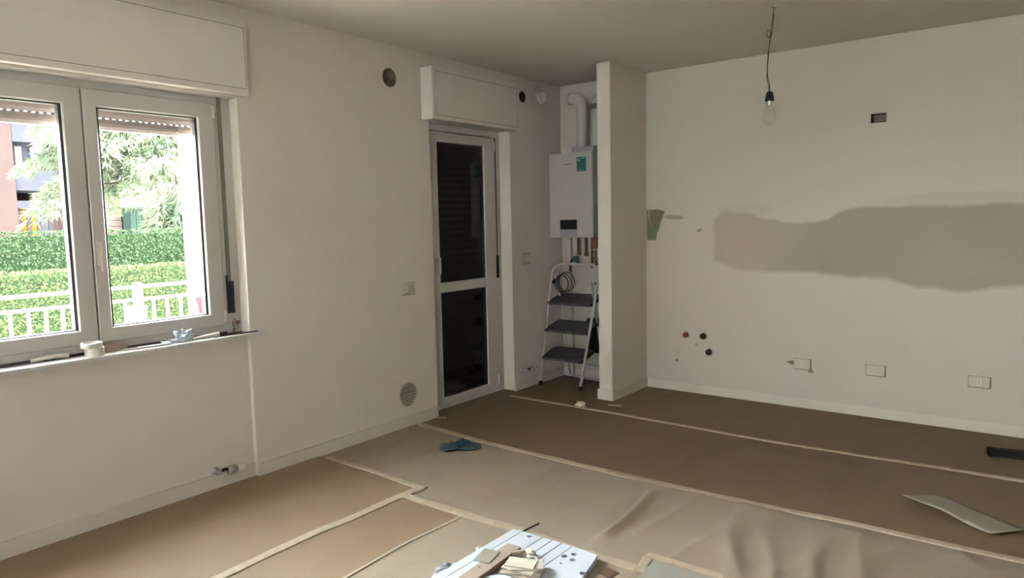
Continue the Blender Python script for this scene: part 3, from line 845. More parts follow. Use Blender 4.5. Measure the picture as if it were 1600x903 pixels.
# ------------------------------------------------------------------ hanging bulb
bu = thing('hanging_bulb', 'bare clear light bulb on twisted wires hanging from the ceiling', 'light bulb', (-1.375, 4.355, 2.05))
MB().lathe([(0.0, 0.0), (0.022, 0.0), (0.024, 0.003), (0.0, 0.004)], (-1.362, 4.355, H - 0.004), (0, 0, 1), 16).build('ceiling_hook_plate', 'plate', bu)
wa = [(-1.365, 4.355, 2.695), (-1.366, 4.355, 2.62), (-1.372, 4.355, 2.55), (-1.386, 4.355, 2.50), (-1.392, 4.356, 2.42), (-1.397, 4.355, 2.35), (-1.394, 4.355, 2.29), (-1.383, 4.355, 2.25), (-1.381, 4.355, 2.205)]
wb_ = [(-1.364, 4.357, 2.695), (-1.372, 4.357, 2.62), (-1.383, 4.358, 2.55), (-1.384, 4.357, 2.50), (-1.394, 4.354, 2.43), (-1.399, 4.358, 2.36), (-1.400, 4.358, 2.28), (-1.388, 4.358, 2.24), (-1.387, 4.357, 2.205)]
MB().tube(wa, 0.0024, 6).tube(wb_, 0.0022, 6).build('wires', 'wire_d', bu)
MB().tube([(-1.391 + 0.014 * math.cos(a), 4.357 + 0.003 * math.sin(2 * a), 2.545 + 0.020 * math.sin(a)) for a in [2 * PI * k / 16 for k in range(16)]], 0.0022, 6, closed=True).build('wire_loop', 'wire_d', bu)
MB().lathe([(0.0, 2.207), (0.014, 2.207), (0.019, 2.20), (0.024, 2.175), (0.026, 2.153), (0.022, 2.152), (0.0, 2.155)], (-1.382, 4.356, 0), (0, 0, 1), 20).build('lamp_socket', 'black', bu)
MB().lathe([(0.013, 2.155), (0.0135, 2.135), (0.012, 2.130)], (-1.382, 4.356, 0), (0, 0, 1), 16).build('screw_cap', 'chrome', bu)
MB().lathe([(0.014, 2.140), (0.018, 2.125), (0.034, 2.095), (0.041, 2.065), (0.040, 2.045), (0.030, 2.022), (0.014, 2.010), (0.0, 2.008)], (-1.382, 4.356, 0), (0, 0, 1), 28).build('glass_globe', 'bulb', bu)
MB().tube([(-1.382, 4.356, 2.135), (-1.382, 4.356, 2.09)], 0.004, 8).tube([(-1.394, 4.356, 2.07), (-1.386, 4.356, 2.09), (-1.378, 4.356, 2.09), (-1.370, 4.356, 2.07)], 0.0008, 5).build('filament_stem', 'plate', bu)

# ------------------------------------------------------------------ things on the window sill
ZS = 0.865
t = thing('tape_roll', 'white paper tape roll on the sill, lower of the two stacked ones', 'tape roll', (-3.682, 1.452, ZS))
MB().lathe([(0.030, 0), (0.042, 0), (0.0425, 0.002), (0.0425, 0.040), (0.042, 0.042), (0.030, 0.042), (0.030, 0)], (-3.682, 1.452, ZS), (0, 0, 1), 32).build('roll', 'tape_roll', t)
t = thing('tape_roll', 'white paper tape roll sitting askew on top of another roll on the sill', 'tape roll', (-3.690, 1.446, ZS + 0.042))
MB().lathe([(0.034, 0), (0.046, 0), (0.0465, 0.002), (0.0465, 0.022), (0.046, 0.024), (0.034, 0.024), (0.034, 0)], (-3.690, 1.444, ZS + 0.0425), (0.03, -0.02, 1), 32).build('roll', 'tape_roll', t)
t = thing('wood_block', 'small rusty brown wood block behind the stacked tape rolls', 'wood block', (-3.735, 1.565, ZS))
boxmesh(-3.748, -3.722, 1.505, 1.625, ZS + 0.001, ZS + 0.036, bev=0.002).build('block', 'wood_b', t)
t = thing('foam_stick', 'pale crooked foam stick on the sill left of the tape rolls', 'foam stick', (-3.735, 1.30, ZS))
MB().tube([(-3.742, 1.20, ZS + 0.012), (-3.738, 1.25, ZS + 0.018), (-3.734, 1.30, ZS + 0.020), (-3.730, 1.355, ZS + 0.016)], 0.012, 8).build('stick', 'white', t)
t = thing('wood_shim', 'flat cream strip lying on the middle of the window sill', 'strip', (-3.70, 1.65, ZS))
boxmesh(-0.016, 0.016, -0.085, 0.085, 0.0, 0.005, mx=Matrix.Translation((-3.702, 1.665, ZS + 0.001)) @ Matrix.Rotation(R(-10), 4, 'Z')).build('strip', 'card', t)
t = thing('wood_shim', 'second thin cream strip on the sill overlapping the first, nearer the crumpled film', 'strip', (-3.68, 1.72, ZS))
boxmesh(-0.012, 0.012, -0.075, 0.075, 0.0, 0.004, mx=Matrix.Translation((-3.682, 1.735, ZS + 0.0062)) @ Matrix.Rotation(R(-6), 4, 'Z')).build('strip', 'tape_roll', t)

def crumple(name, label, cat, c, s3, m, seed, sub=4, rough=0.35, part='sheet'):
    """crumpled piece: a faceted icosphere pushed about by noise, flattened on what carries it"""
    bm = bmesh.new()
    bmesh.ops.create_icosphere(bm, subdivisions=sub, radius=1)
    for v_ in bm.verts:
        n_ = noise.noise(v_.co * 2.2 + Vector((seed, 0, 0))) * 0.9 + abs(noise.noise(v_.co * 5 + Vector((0, seed, 0)))) * 0.8
        v_.co *= 1 - rough + rough * 1.6 * n_ + rough * 0.4
        v_.co = Vector((v_.co.x * s3[0], v_.co.y * s3[1], max(v_.co.z, -0.35) * s3[2]))
    zmin = min(v_.co.z for v_ in bm.verts)
    mb = MB()
    bm.verts.index_update()
    mb.add([Vector(c) + v_.co - Vector((0, 0, zmin)) for v_ in bm.verts], [[q.index for q in f.verts] for f in bm.faces], 0, False)
    bm.free()
    t = thing(name, label, cat, c)
    mb.build(part, m, t)
    return t
crumple('crumpled_film', 'crumpled translucent white plastic film on the sill', 'plastic film', (-3.700, 1.905, ZS + 0.001), (0.030, 0.058, 0.050), 'foam', 3.3, 3, 0.5)
crumple('crumpled_film', 'flat crumpled white plastic scrap left of the taller film on the sill', 'plastic film', (-3.685, 1.820, ZS + 0.001), (0.024, 0.050, 0.018), 'foam', 8.1, 3, 0.5)
t = thing('paper_roll', 'white rolled paper tube with a dark open end on the sill', 'paper roll', (-3.69, 2.05, ZS))
MB().tube([(-3.705, 1.965, ZS + 0.008), (-3.695, 2.04, ZS + 0.013), (-3.682, 2.100, ZS + 0.015)], 0.013, 14, radii=[0.006, 0.010, 0.0145]).build('tube', 'tape_roll', t)
MB().lathe([(0.0115, 0.0), (0, 0.0)], (-3.6816, 2.1025, ZS + 0.0152), (0.2, 1, 0.05), 14).build('dark_end', 'black', t)
t = thing('metal_strip', 'thin dark metal strip lying along the right end of the sill', 'strip', (-3.68, 2.2, ZS))
boxmesh(-0.003, 0.003, -0.125, 0.125, 0.0, 0.006, mx=Matrix.Translation((-3.672, 2.205, ZS + 0.001)) @ Matrix.Rotation(R(-4), 4, 'Z')).build('strip', 'black', t)
t = thing('metal_strip', 'short dark metal strip on the sill under the rusty clamp', 'strip', (-3.70, 2.19, ZS))
boxmesh(-0.006, 0.006, -0.075, 0.075, 0.0, 0.006, mx=Matrix.Translation((-3.725, 2.19, ZS + 0.001)) @ Matrix.Rotation(R(-3), 4, 'Z')).build('strip', 'hole_dark', t)
t = thing('rusty_clamp', 'small rusty clamp standing on the sill below the strap winder', 'clamp', (-3.72, 2.22, ZS))
MB().tube([(-3.722, 2.215, ZS + 0.008), (-3.724, 2.222, ZS + 0.035), (-3.728, 2.218, ZS + 0.062), (-3.73, 2.228, ZS + 0.085)], 0.007, 8, radii=[0.011, 0.006, 0.009, 0.004]).build('stem', 'hole', t)
MB().lathe([(0, -0.006), (0.012, -0.005), (0.012, 0.005), (0, 0.006)], (-3.722, 2.243, ZS + 0.062), (1, 0.2, 0), 12).tube([(-3.724, 2.232, ZS + 0.055), (-3.722, 2.245, ZS + 0.035), (-3.722, 2.240, ZS + 0.015)], 0.0025, 6).build('screw_ring', 'copper', t)

# ------------------------------------------------------------------ floor paper
def relief(x, y, amp, seed):
    """height of the creased paper at a floor point"""
    p = Vector((x, y, seed))
    h = 0.5 + 0.5 * noise.noise(p * 1.3)
    # long creases running roughly away from the window wall, bunched in the middle of the room
    u = x * 7.0 + 0.9 * noise.noise(p * 1.1 + Vector((5, 0, 0))) * 3 + (y - 3) * 1.2
    c1 = (0.5 + 0.5 * math.sin(u * 2.1)) ** 3
    m1 = max(0.0, noise.noise(Vector((x * 0.8, y * 0.9, seed + 7))) + 0.35)
    rg = abs(noise.noise(Vector((x * 3.2, y * 1.1, seed + 3))))
    rg = max(0.0, 1 - rg * 5) * 0.8
    return amp * (0.55 * h + 1.0 * c1 * m1 + 0.9 * rg)

def sheet(label, x0, x1, y0, y1, amp, seed, z0, m='paper', extra=None, step=0.035):
    nx = max(2, int((x1 - x0) / step)); ny = max(2, int((y1 - y0) / step))
    vs = []; fs = []
    for j in range(ny + 1):
        for i in range(nx + 1):
            x = x0 + (x1 - x0) * i / nx
            y = y0 + (y1 - y0) * j / ny
            e = min(1.0, min(x - x0, x1 - x, y - y0, y1 - y) / 0.12)
            e = e * e * (3 - 2 * e)
            loc = 1.0
            a = amp(x, y) if callable(amp) else amp
            z = z0 + relief(x, y, a, seed) * e
            if extra:
                z += extra(x, y) * e
            vs.append((x, y, z))
    w = nx + 1
    for j in range(ny):
        for i in range(nx):
            fs.append((j * w + i, j * w + i + 1, (j + 1) * w + i + 1, (j + 1) * w + i))
    mb = MB().add(vs, fs, 0, True)
    o = mb.build('floor_paper', m, None, label, 'floor paper', None)
    return o

def ridge(x, y):
    """one tall fold"""
    cx = -1.64 + 0.03 * math.sin((y - 2.5) * 4) + (y - 3.0) * -0.03
    if y < 2.62 or y > 3.45:
        return 0
    e = min(1, (y - 2.6) / 0.2, (3.46 - y) / 0.35)
    d = (x - cx) / (0.014 if x < cx else 0.035)
    return 0.026 * e * math.exp(-d * d)
def bunch(x, y):
    """folds piled up to the right of the tall one"""
    w = math.exp(-((x + 0.75) / 0.38) ** 2) * math.exp(-((y - 2.85) / 0.38) ** 2)
    u = x * 34 + (y - 2.8) * 9 + 2.0 * noise.noise(Vector((x * 3, y * 2, 1)))
    return ridge(x, y) + 0.013 * w * (0.5 + 0.5 * math.sin(u)) ** 2 + 0.015 * w * (0.5 + 0.5 * noise.noise(Vector((x * 4, y * 1.5, 9))))
A0 = lambda x, y: 0.0035
A1 = lambda x, y: 0.004 + 0.006 * math.exp(-((x + 1.0) / 0.7) ** 2)
A2 = lambda x, y: 0.005 + 0.011 * math.exp(-((x + 0.9) / 0.9) ** 2)
XE = 2.55
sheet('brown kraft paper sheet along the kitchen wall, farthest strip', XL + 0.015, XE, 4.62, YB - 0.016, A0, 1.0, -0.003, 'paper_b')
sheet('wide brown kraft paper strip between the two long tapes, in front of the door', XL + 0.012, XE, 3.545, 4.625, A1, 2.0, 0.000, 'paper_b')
sheet('wrinkled brown kraft paper strip under the teal rag, with a tall fold', XL + 0.012, XE, 2.56, 3.550, A2, 3.0, 0.003, extra=bunch, step=0.0125)
sheet('smooth brown kraft paper sheet along the window wall, at lower left', XL - 0.02, -2.735, YF + 0.02, 2.715, A0, 4.0, 0.006, 'paper_c')
sheet('narrow brown kraft paper strip between the window-side tape and the thin seam', -2.745, -2.295, YF + 0.02, 2.565, A0, 5.0, 0.007, 'paper_c')
sheet('pale brown kraft paper sheet under the white foam panel', -2.305, XE, YF + 0.02, 2.562, A2, 6.0, 0.009)

def tape_strip(label, pts, w, z=0.012, seed=0, m='tape', curl=0.0):
    """a strip of masking tape following floor points, edges a little uneven"""
    dense = []
    for (a, b) in zip(pts[:-1], pts[1:]):
        a = Vector((*a, 0)); b = Vector((*b, 0))
        k = max(1, int((b - a).length / 0.06))
        for i in range(k):
            dense.append(a.lerp(b, i / k))
    dense.append(Vector((*pts[-1], 0)))
    vs = []; fs = []
    n_ = len(dense)
    for i, p in enumerate(dense):
        t_ = (dense[min(i + 1, n_ - 1)] - dense[max(i - 1, 0)]).normalized()
        nn = Vector((-t_.y, t_.x, 0))
        wob = noise.noise(p * 3.0 + Vector((seed, 0, 0))) * 0.012
        ww = w * (0.5 + 0.10 * noise.noise(p * 9 + Vector((0, seed, 0))))
        zz = z + 0.002 * noise.noise(p * 5 + Vector((0, 0, seed)))
        for s_, h_ in ((-1, 0.0), (-0.6, 0.0016), (0.6, 0.0018), (1, 0.0)):
            q = p + nn * (s_ * ww + wob)
            vs.append((q.x, q.y, zz + h_))
        for s_ in (-1, 1):
            q = p + nn * (s_ * ww + wob)
            vs.append((q.x, q.y, zz - 0.012))
    for i in range(n_ - 1):
        b = i * 6; c = b + 6
        for k in range(3):
            fs.append((b + k, c + k, c + k + 1, b + k + 1))
        fs.append((b, b + 4, c + 4, c)); fs.append((b + 3, c + 3, c + 5, b + 5))
    return MB().add(vs, fs, 0, False).build('masking_tape', m, None, label, 'masking tape')
tape_strip('long thin masking tape across the floor just in front of the alcove and partition', [(-3.60, 4.625), (-2.9, 4.632), (-1.43, 4.59), (-0.07, 4.655), (2.5, 4.66)], 0.030, 0.0075, 1)
tape_strip('long masking tape running from left of the door past the teal rag', [(-3.64, 3.585), (-3.0, 3.53), (-1.8, 3.49), (-0.8, 3.54), (-0.04, 3.55), (2.5, 3.56)], 0.043, 0.0105, 2)
tape_strip('masking tape running to and behind the white foam panel', [(-2.72, 2.565), (-1.93, 2.572), (-1.5, 2.558), (-1.335, 2.563)], 0.055, 0.014, 3)
tape_strip('short slanting masking tape at the left corner of the grey felt sheet', [(-1.300, 2.530), (-1.325, 2.60), (-1.340, 2.668)], 0.042, 0.0165, 4)
tape_strip('masking tape along the far edge of the grey felt sheet at the bottom', [(-1.352, 2.690), (-1.15, 2.690), (0.2, 2.69), (2.5, 2.69)], 0.042, 0.0185, 4.5)
tape_strip('short masking tape from the window wall to the taped corner, lower left', [(-3.60, 2.735), (-3.2, 2.72), (-2.715, 2.700)], 0.042, 0.0115, 5)
tape_strip('masking tape running toward the viewer from the corner joint, parallel to the window wall', [(-2.735, 2.70), (-2.748, 2.0), (-2.73, 1.5), (-2.73, -1.5)], 0.052, 0.0135, 6)
tape_strip('thin pale paper seam parallel to the wider tape, left of the foam panel', [(-2.300, 2.53), (-2.305, 2.2), (-2.293, 1.8), (-2.29, 0.2)], 0.016, 0.0135, 7)
tape_strip('short torn tape piece on the floor at the foot of the partition wall', [(-2.76, 4.83), (-2.66, 4.86)], 0.035, 0.0045, 8)
tape_strip('short tape scrap on the floor by the skirting corner left of the door', [(-3.66, 3.80), (-3.60, 3.84)], 0.03, 0.004, 9)

gs = MB()
gs.prism([(-1.275, 2.30), (-1.305, 2.652), (-0.3, 2.652), (-0.3, 2.30)], 0.004, 0.0175)
gs.build('felt_sheet', 'grey_felt', None, 'grey felt sheet taped to the floor at the bottom edge of the picture', 'felt sheet')
t = thing('wood_offcut', 'dark brown wood offcut lying between the foam panel and the grey felt', 'wood offcut', (-1.41, 2.45, 0.0))
boxmesh(-0.035, 0.035, -0.05, 0.012, 0, 0.010, bev=0.002, mx=Matrix.Translation((-1.405, 2.465, 0.012)) @ Matrix.Rotation(R(-12), 4, 'Z')).build('offcut', 'wood_side', t)

# ------------------------------------------------------------------ things on the floor
def cloth(name, label, c, sx, sy, hgt, rot, m, seed, n_=34):
    vs = []; fs = []
    for j in range(n_ + 1):
        for i in range(n_ + 1):
            u = i / n_ * 2 - 1; v_ = j / n_ * 2 - 1
            p = Vector((u * 2.2, v_ * 2.2, seed))
            rad = math.hypot(u, v_)
            sh = max(0.0, 1 - rad ** 2 * 0.8)
            dx = 0.25 * noise.noise(p * 0.9 + Vector((3, 0, 0))); dy = 0.25 * noise.noise(p * 0.9 + Vector((0, 7, 0)))
            fold = abs(noise.noise(p * 1.5)) * 1.3 + 0.6 * abs(noise.noise(p * 3.1))
            z = hgt * (0.10 + sh * (0.35 + 0.95 * fold)) if rad < 1.2 else hgt * 0.08
            k = 1 - 0.22 * abs(u * v_)
            x = (u * k + dx) * sx; y = (v_ * k + dy) * sy
            ca, sa = math.cos(rot), math.sin(rot)
            vs.append((c[0] + x * ca - y * sa, c[1] + x * sa + y * ca, c[2] + z))
    w = n_ + 1
    for j in range(n_):
        for i in range(n_):
            fs.append((j * w + i, j * w + i + 1, (j + 1) * w + i + 1, (j + 1) * w + i))
    t = thing(name, label, 'rag', c)
    o = MB().add(vs, fs, 0, True).build('cloth', m, t)
    md = o.modifiers.new('thick', 'SOLIDIFY'); md.thickness = 0.003; md.offset = 1
    return t
cloth('cloth_rag', 'crumpled dark teal rag lying on the brown floor paper', (-3.020, 3.335, 0.007), 0.125, 0.062, 0.050, R(38), 'teal', 2.7)
crumple('paper_scrap', 'small crumpled white paper scrap on the thin tape by the alcove', 'paper scrap', (-2.905, 4.640, 0.010), (0.045, 0.030, 0.026), 'cream', 5.5, 3, 0.5)

t = thing('cardboard_sheet', 'long flat grey-brown cardboard piece lying on the paper at right', 'cardboard', (-0.3, 3.95, 0.01))
A, B, C_, D = Vector((-0.562, 3.988, 0)), Vector((-0.422, 4.150, 0)), Vector((-0.050, 3.890, 0)), Vector((-0.175, 3.752, 0))
vs = []; fs = []
nu, nv = 22, 6
for j in range(nv + 1):
    for i in range(nu + 1):
        u = i / nu; v_ = j / nv
        p = A.lerp(D, u).lerp(B.lerp(C_, u), v_)
        if v_ > 0.85 and u < 0.25: p += Vector((0.02, -0.01, 0))
        z = 0.013 + 0.022 * math.sin(u * PI) ** 2 * (1 - v_) + 0.018 * max(0, 0.25 - u) * 4 * (1 - v_) + 0.006 * math.sin(u * 7) * (1 - v_) + 0.004
        vs.append((p.x, p.y, z))
w = nu + 1
for j in range(nv):
    for i in range(nu):
        fs.append((j * w + i, j * w + i + 1, (j + 1) * w + i + 1, (j + 1) * w + i))
o = MB().add(vs, fs, 0, True).build('card', 'cardboard', t)
md = o.modifiers.new('thick', 'SOLIDIFY'); md.thickness = 0.003

t = thing('black_bar', 'black plastic bar lying on the floor near the right end of the kitchen wall', 'bar', (-0.26, 5.03, 0.0))
mxb = Matrix.Translation((-0.262, 5.045, 0.004)) @ Matrix.Rotation(R(11), 4, 'Z')
boxmesh(0.0, 0.62, -0.035, 0.035, 0.0, 0.042, bev=0.006, mx=mxb).build('bar_body', 'black', t)
boxmesh(-0.004, 0.02, -0.036, 0.036, -0.001, 0.044, bev=0.004, mx=mxb).build('end_cap', 'black', t)

# white foam panel with slits and holes
fp = thing('packing_foam', 'white slotted polystyrene packing panel on the floor at the bottom centre', 'foam panel', (-1.72, 2.2, 0.012))
ZF0, ZF1 = 0.014, 0.042
xs_ = [-1.962, -1.930, -1.905, -1.790, -1.738, -1.687, -1.631]
FY = 2.522
for i in range(6):
    g = 0.0016
    if i == 2:
        q = boxmesh(xs_[i] + g, xs_[i + 1] - g, 1.50, FY, ZF0, ZF1, bev=0.0015).build('slab', 'foam', fp)
        carve(q, [cyl((-1.845, 2.493, ZF1), 0.011, (0, 0, 1), -0.02, 0.02, 16)])
        if not q.data.materials: q.data.materials.append(M['foam'])
    else:
        boxmesh(xs_[i] + g, xs_[i + 1] - g, 1.50 + 0.02 * (i % 2), FY + 0.002 * (i % 3), ZF0, ZF1 - (0.004 if i == 0 else 0), bev=0.0015).build('slab', 'foam', fp)
q = MB().prism([(-1.6294, 1.50), (-1.42, 1.50), (-1.42, 2.15), (-1.462, 2.36), (-1.488, 2.475), (-1.502, 2.515), (-1.6294, 2.523)], ZF0, ZF1).build('slab', 'foam', fp)
carve(q, [cyl((x, y, ZF1), r, (0, 0, 1), -0.02, 0.02, 18) for x, y, r in ((-1.610, 2.425, 0.014), (-1.585, 2.463, 0.013), (-1.563, 2.418, 0.014), (-1.468, 2.345, 0.014), (-1.588, 2.365, 0.006))])
boxmesh(-1.955, -1.48, 1.52, 2.40, 0.0125, 0.0142).build('base_sheet', 'foam', fp)
crumple('foam_chip', 'white foam chip standing at the left edge of the slotted panel, upper one', 'foam chip', (-1.972, 2.285, 0.012), (0.016, 0.022, 0.024), 'foam', 1.5, 2, 0.3, 'chip')
crumple('foam_chip', 'ragged white foam lump at the left edge of the panel, lower one', 'foam chip', (-1.975, 2.06, 0.012), (0.026, 0.060, 0.028), 'foam', 4.5, 3, 0.4, 'chip')
t = thing('wood_plank', 'brown wooden plank lying diagonally on the white foam panel', 'wood plank', (-1.80, 2.15, 0.043))
mxp = Matrix.Translation((-1.812, 2.335, 0.0435)) @ Matrix.Rotation(R(4), 4, 'Z')
boxmesh(-0.036, 0.036, -0.62, 0.0, 0.0, 0.030, bev=0.002, mx=mxp).build('plank', 'wood_b', t)
boxmesh(0.0355, 0.0372, -0.618, -0.002, 0.001, 0.027, mx=mxp).build('dark_edge', 'wood_side', t)
MB().lathe([(0.006, 0.0), (0.0, 0.001)], (mxp @ Vector((-0.012, -0.24, 0.0302))), (0, 0, 1), 10).build('knot', 'wood_side', t)
t = thing('card_slip', 'folded grey-white slip lying across the brown plank', 'paper slip', (-1.82, 2.2, 0.075))
boxmesh(-0.042, 0.030, -0.055, 0.055, 0.0, 0.003, mx=Matrix.Translation((-1.835, 2.185, 0.0742)) @ Matrix.Rotation(R(14), 4, 'Z')).build('slip', 'cardboard', t)
random.seed(11)
lbl = ['lowest cream wood offcut in the pile on the foam panel', 'second cream offcut from the bottom of the pile on the foam panel', 'third cream offcut in the pile on the foam panel, turned left',
       'fourth cream offcut in the pile on the foam panel, turned right', 'topmost cream offcut of the pile on the foam panel']
zz = ZF1 + 0.001
for k, (cx, cy, a, b, rot, th) in enumerate(((-1.668, 2.205, 0.085, 0.052, 14, 0.012), (-1.672, 2.212, 0.078, 0.050, 30, 0.008), (-1.676, 2.205, 0.072, 0.045, 8, 0.007), (-1.664, 2.215, 0.074, 0.042, 40, 0.006), (-1.680, 2.210, 0.062, 0.040, 20, 0.005))):
    t = thing('wood_offcut', lbl[k], 'wood offcut', (cx, cy, zz))
    boxmesh(-a, a, -b, b, 0, th, bev=0.001, mx=Matrix.Translation((cx, cy, zz)) @ Matrix.Rotation(R(rot), 4, 'Z')).build('offcut', 'card', t)
    zz += th + 0.0004
crumple('paper_scrap', 'crumpled pale paper behind the pile of offcuts on the foam panel', 'paper scrap', (-1.722, 2.325, ZF1 + 0.001), (0.042, 0.030, 0.026), 'tape_roll', 7.7, 3, 0.45)
t = thing('cardboard_wedge', 'short upright brown cardboard wedge beside the far end of the plank', 'cardboard', (-1.75, 2.27, ZF1))
boxmesh(-0.008, 0.008, -0.030, 0.030, 0, 0.035, bev=0.001, mx=Matrix.Translation((-1.757, 2.292, ZF1 + 0.001)) @ Matrix.Rotation(R(-35), 4, 'Z')).build('wedge', 'wood_b', t)
t = thing('white_lid', 'round white plastic lid at the very bottom of the picture by the plank', 'lid', (-1.69, 2.05, ZF1))
MB().lathe([(0, 0.018), (0.070, 0.018), (0.078, 0.014), (0.080, 0.0), (0.0, 0.0)], (-1.682, 2.055, ZF1 + 0.0005), (0, 0, 1), 32).build('lid_disc', 'foam', t)
t = thing('black_pen', 'short dark thin rod poking out behind the foam panel', 'rod', (-1.92, 2.62, 0.01))
MB().tube([(-1.926, 2.545, 0.024), (-1.918, 2.672, 0.020)], 0.004, 7).build('rod', 'black', t)

# ------------------------------------------------------------------ outside
boxmesh(-60, XL - 0.33, -30, 50, -0.5, -0.30).build('ground', 'paving', kind='structure')

rg_ = thing('garden_railing', 'white metal garden railing with vertical bars outside the window', 'railing', (-6.0, 2.5, -0.3))
boxmesh(-6.02, -5.98, -1.5, 6.2, 0.985, 1.010, bev=0.004).build('top_rail', 'rail', rg_)
boxmesh(-6.015, -5.985, -1.5, 6.2, 0.880, 0.902, bev=0.004).build('second_rail', 'rail', rg_)
boxmesh(-6.015, -5.985, -1.5, 6.2, 0.02, 0.045, bev=0.004).build('bottom_rail', 'rail', rg_)
b0 = boxmesh(-6.009, -5.991, -0.009, 0.009, 0.03, 0.89).build('baluster', 'rail', rg_, origin=(-6.0, 0, 0))
b0.location.y += -1.4
first = True
k = 0
y = -1.4
while y < 6.15:
    if k:
        c = b0.copy(); COL.objects.link(c); c.location.y += k * 0.115
    k += 1
    y += 0.115
for y in (-1.45, 2.73, 6.15):
    boxmesh(-6.03, -5.97, y - 0.03, y + 0.03, -0.3, 1.03, bev=0.004).build('post', 'rail', rg_)
pw = thing('masonry_post', 'white masonry post standing at the garden railing', 'post', (-5.85, 2.66, -0.3))
boxmesh(-5.95, -5.83, 2.61, 2.72, -0.3, 0.83, bev=0.01).build('shaft', 'render_w', pw)
boxmesh(-5.96, -5.82, 2.60, 2.73, 0.83, 0.85, bev=0.008).build('cap', 'render_w', pw)
pc = thing('porch_column', 'tall white rendered porch column at the right of the window view', 'column', (-5.7, 3.25, -0.3))
boxmesh(-5.85, -5.55, 3.07, 3.40, -0.3, 3.6, bev=0.01).build('shaft', 'render_w', pc)
boxmesh(-5.88, -5.52, 3.04, 3.43, -0.3, -0.1, bev=0.01).build('plinth', 'render_w', pc)
rd = thing('red_pot', 'faded red flower pot in front of the porch column', 'pot', (-5.0, 2.77, -0.3))
boxmesh(-5.08, -4.92, 2.69, 2.85, -0.3, 0.80, bev=0.01).build('stand', 'render_w', rd)
MB().lathe([(0, 0), (0.050, 0), (0.070, 0.13), (0.078, 0.135), (0.078, 0.16), (0.068, 0.16), (0.062, 0.13), (0, 0.13)], (-5.0, 2.77, 0.80), (0, 0, 1), 24).build('pot_body', 'redthing', rd)

def leaves(mb, n_, fn, size, seed):
    rnd = random.Random(seed)
    for _ in range(n_):
        p, nrm = fn(rnd)
        a = Vector((rnd.uniform(-1, 1), rnd.uniform(-1, 1), rnd.uniform(-1, 1))).normalized()
        d = (Vector(nrm) * 0.8 + a * 0.9).normalized()
        t1 = d.cross(a).normalized(); t2 = d.cross(t1)
        s_ = size * rnd.uniform(0.6, 1.2)
        p = Vector(p)
        mb.add([p - t1 * s_, p - t2 * s_ * 0.5, p + t1 * s_, p + t2 * s_ * 0.5], [(0, 1, 2, 3)])

def hedge(label, x, y0, y1, z0, z1, depth, m, n_, seed, size):
    t = thing('clipped_hedge', label, 'hedge', (x, (y0 + y1) / 2, z0), None)
    boxmesh(x - depth, x - 0.06, y0, y1, z0, z1 - 0.06).build('inner_twigs', 'leaf_in', t)
    mb = MB()
    def fn(r):
        if r.random() < 0.70:
            return (x + r.uniform(-0.08, 0.02), r.uniform(y0, y1), r.uniform(z0 + (z1 - z0) * 0.15, z1)), (1, 0, 0.3)
        return (x + 0.02 - r.uniform(0, depth), r.uniform(y0, y1), z1 + r.uniform(-0.02, 0.01)), (0, 0, 2.5)
    leaves(mb, n_, fn, size, seed)
    mb.build('foliage', m, t, kind='stuff')
hedge('low yellowish green clipped hedge just behind the white railing', -9.0, 0.5, 8.5, -0.3, 1.0, 0.7, 'leaf_b', 62000, 1, 0.017)
hedge('taller dark green clipped hedge behind the low one', -10.4, 0.5, 10.5, -0.3, 1.455, 0.9, 'leaf_a', 72000, 2, 0.019)

# cedar
def cedar(label, x, y, hgt, seed, spread, low=2.45, nb_=64):
    rnd = random.Random(seed)
    t = thing('cedar_tree', label, 'tree', (x, y, -0.3))
    MB().tube([(x, y, -0.3), (x + 0.05, y, hgt * 0.5), (x, y + 0.1, hgt)], 0.2, 10, radii=[0.15, 0.10, 0.03]).build('trunk', 'bark', t)
    br = MB(); fo = MB()
    for i in range(nb_):
        h = low + (hgt - low - 0.3) * (i / nb_) ** 0.9
        a = i * 2.4 + rnd.uniform(-0.3, 0.3)
        L_ = spread * (1.05 - 0.9 * (i / nb_)) * rnd.uniform(0.75, 1.1)
        d = Vector((math.cos(a), math.sin(a), 0))
        pts = []
        for k in range(6):
            s_ = k / 5
            pts.append(Vector((x, y, h)) + d * (L_ * s_) + Vector((0, 0, 0.25 * s_ - 0.75 * s_ * s_)))
        br.tube(pts, 0.02, 5, radii=[0.03, 0.025, 0.02, 0.015, 0.010, 0.005])
        nb = int(330 * L_ / spread)
        side = Vector((-d.y, d.x, 0))
        for _ in range(nb):
            s_ = rnd.uniform(0.12, 1.05)
            base = Vector((x, y, h)) + d * (L_ * s_) + Vector((0, 0, 0.25 * s_ - 0.75 * s_ * s_))
            w_ = (0.55 - 0.35 * abs(s_ - 0.55)) * rnd.uniform(-1, 1)
            base += side * w_ + Vector((0, 0, -abs(w_) * 0.35 + rnd.uniform(-0.18, 0.06)))
            # drooping needle sprays
            dr_ = (d * rnd.uniform(0.1, 0.9) + side * (1 if w_ > 0 else -1) * rnd.uniform(0.1, 0.8) + Vector((0, 0, -rnd.uniform(0.2, 0.9)))).normalized()
            l_ = rnd.uniform(0.12, 0.26)
            pr = dr_.cross(Vector((rnd.uniform(-1, 1), rnd.uniform(-1, 1), rnd.uniform(-1, 1)))).normalized()
            for q in (-0.5, 0, 0.5):
                dd = (dr_ + pr * q).normalized()
                sd = dd.cross(Vector((0.3, 0.2, 1))).normalized() * 0.014
                fo.add([base - sd, base + dd * l_, base + sd], [(0, 1, 2)])
                sd2 = dd.cross(sd).normalized() * 0.014
                fo.add([base - sd2, base + dd * l_, base + sd2], [(0, 1, 2)])
    br.build('branches', 'bark', t, kind='stuff')
    fo.build('needles', 'cedar', t, kind='stuff')
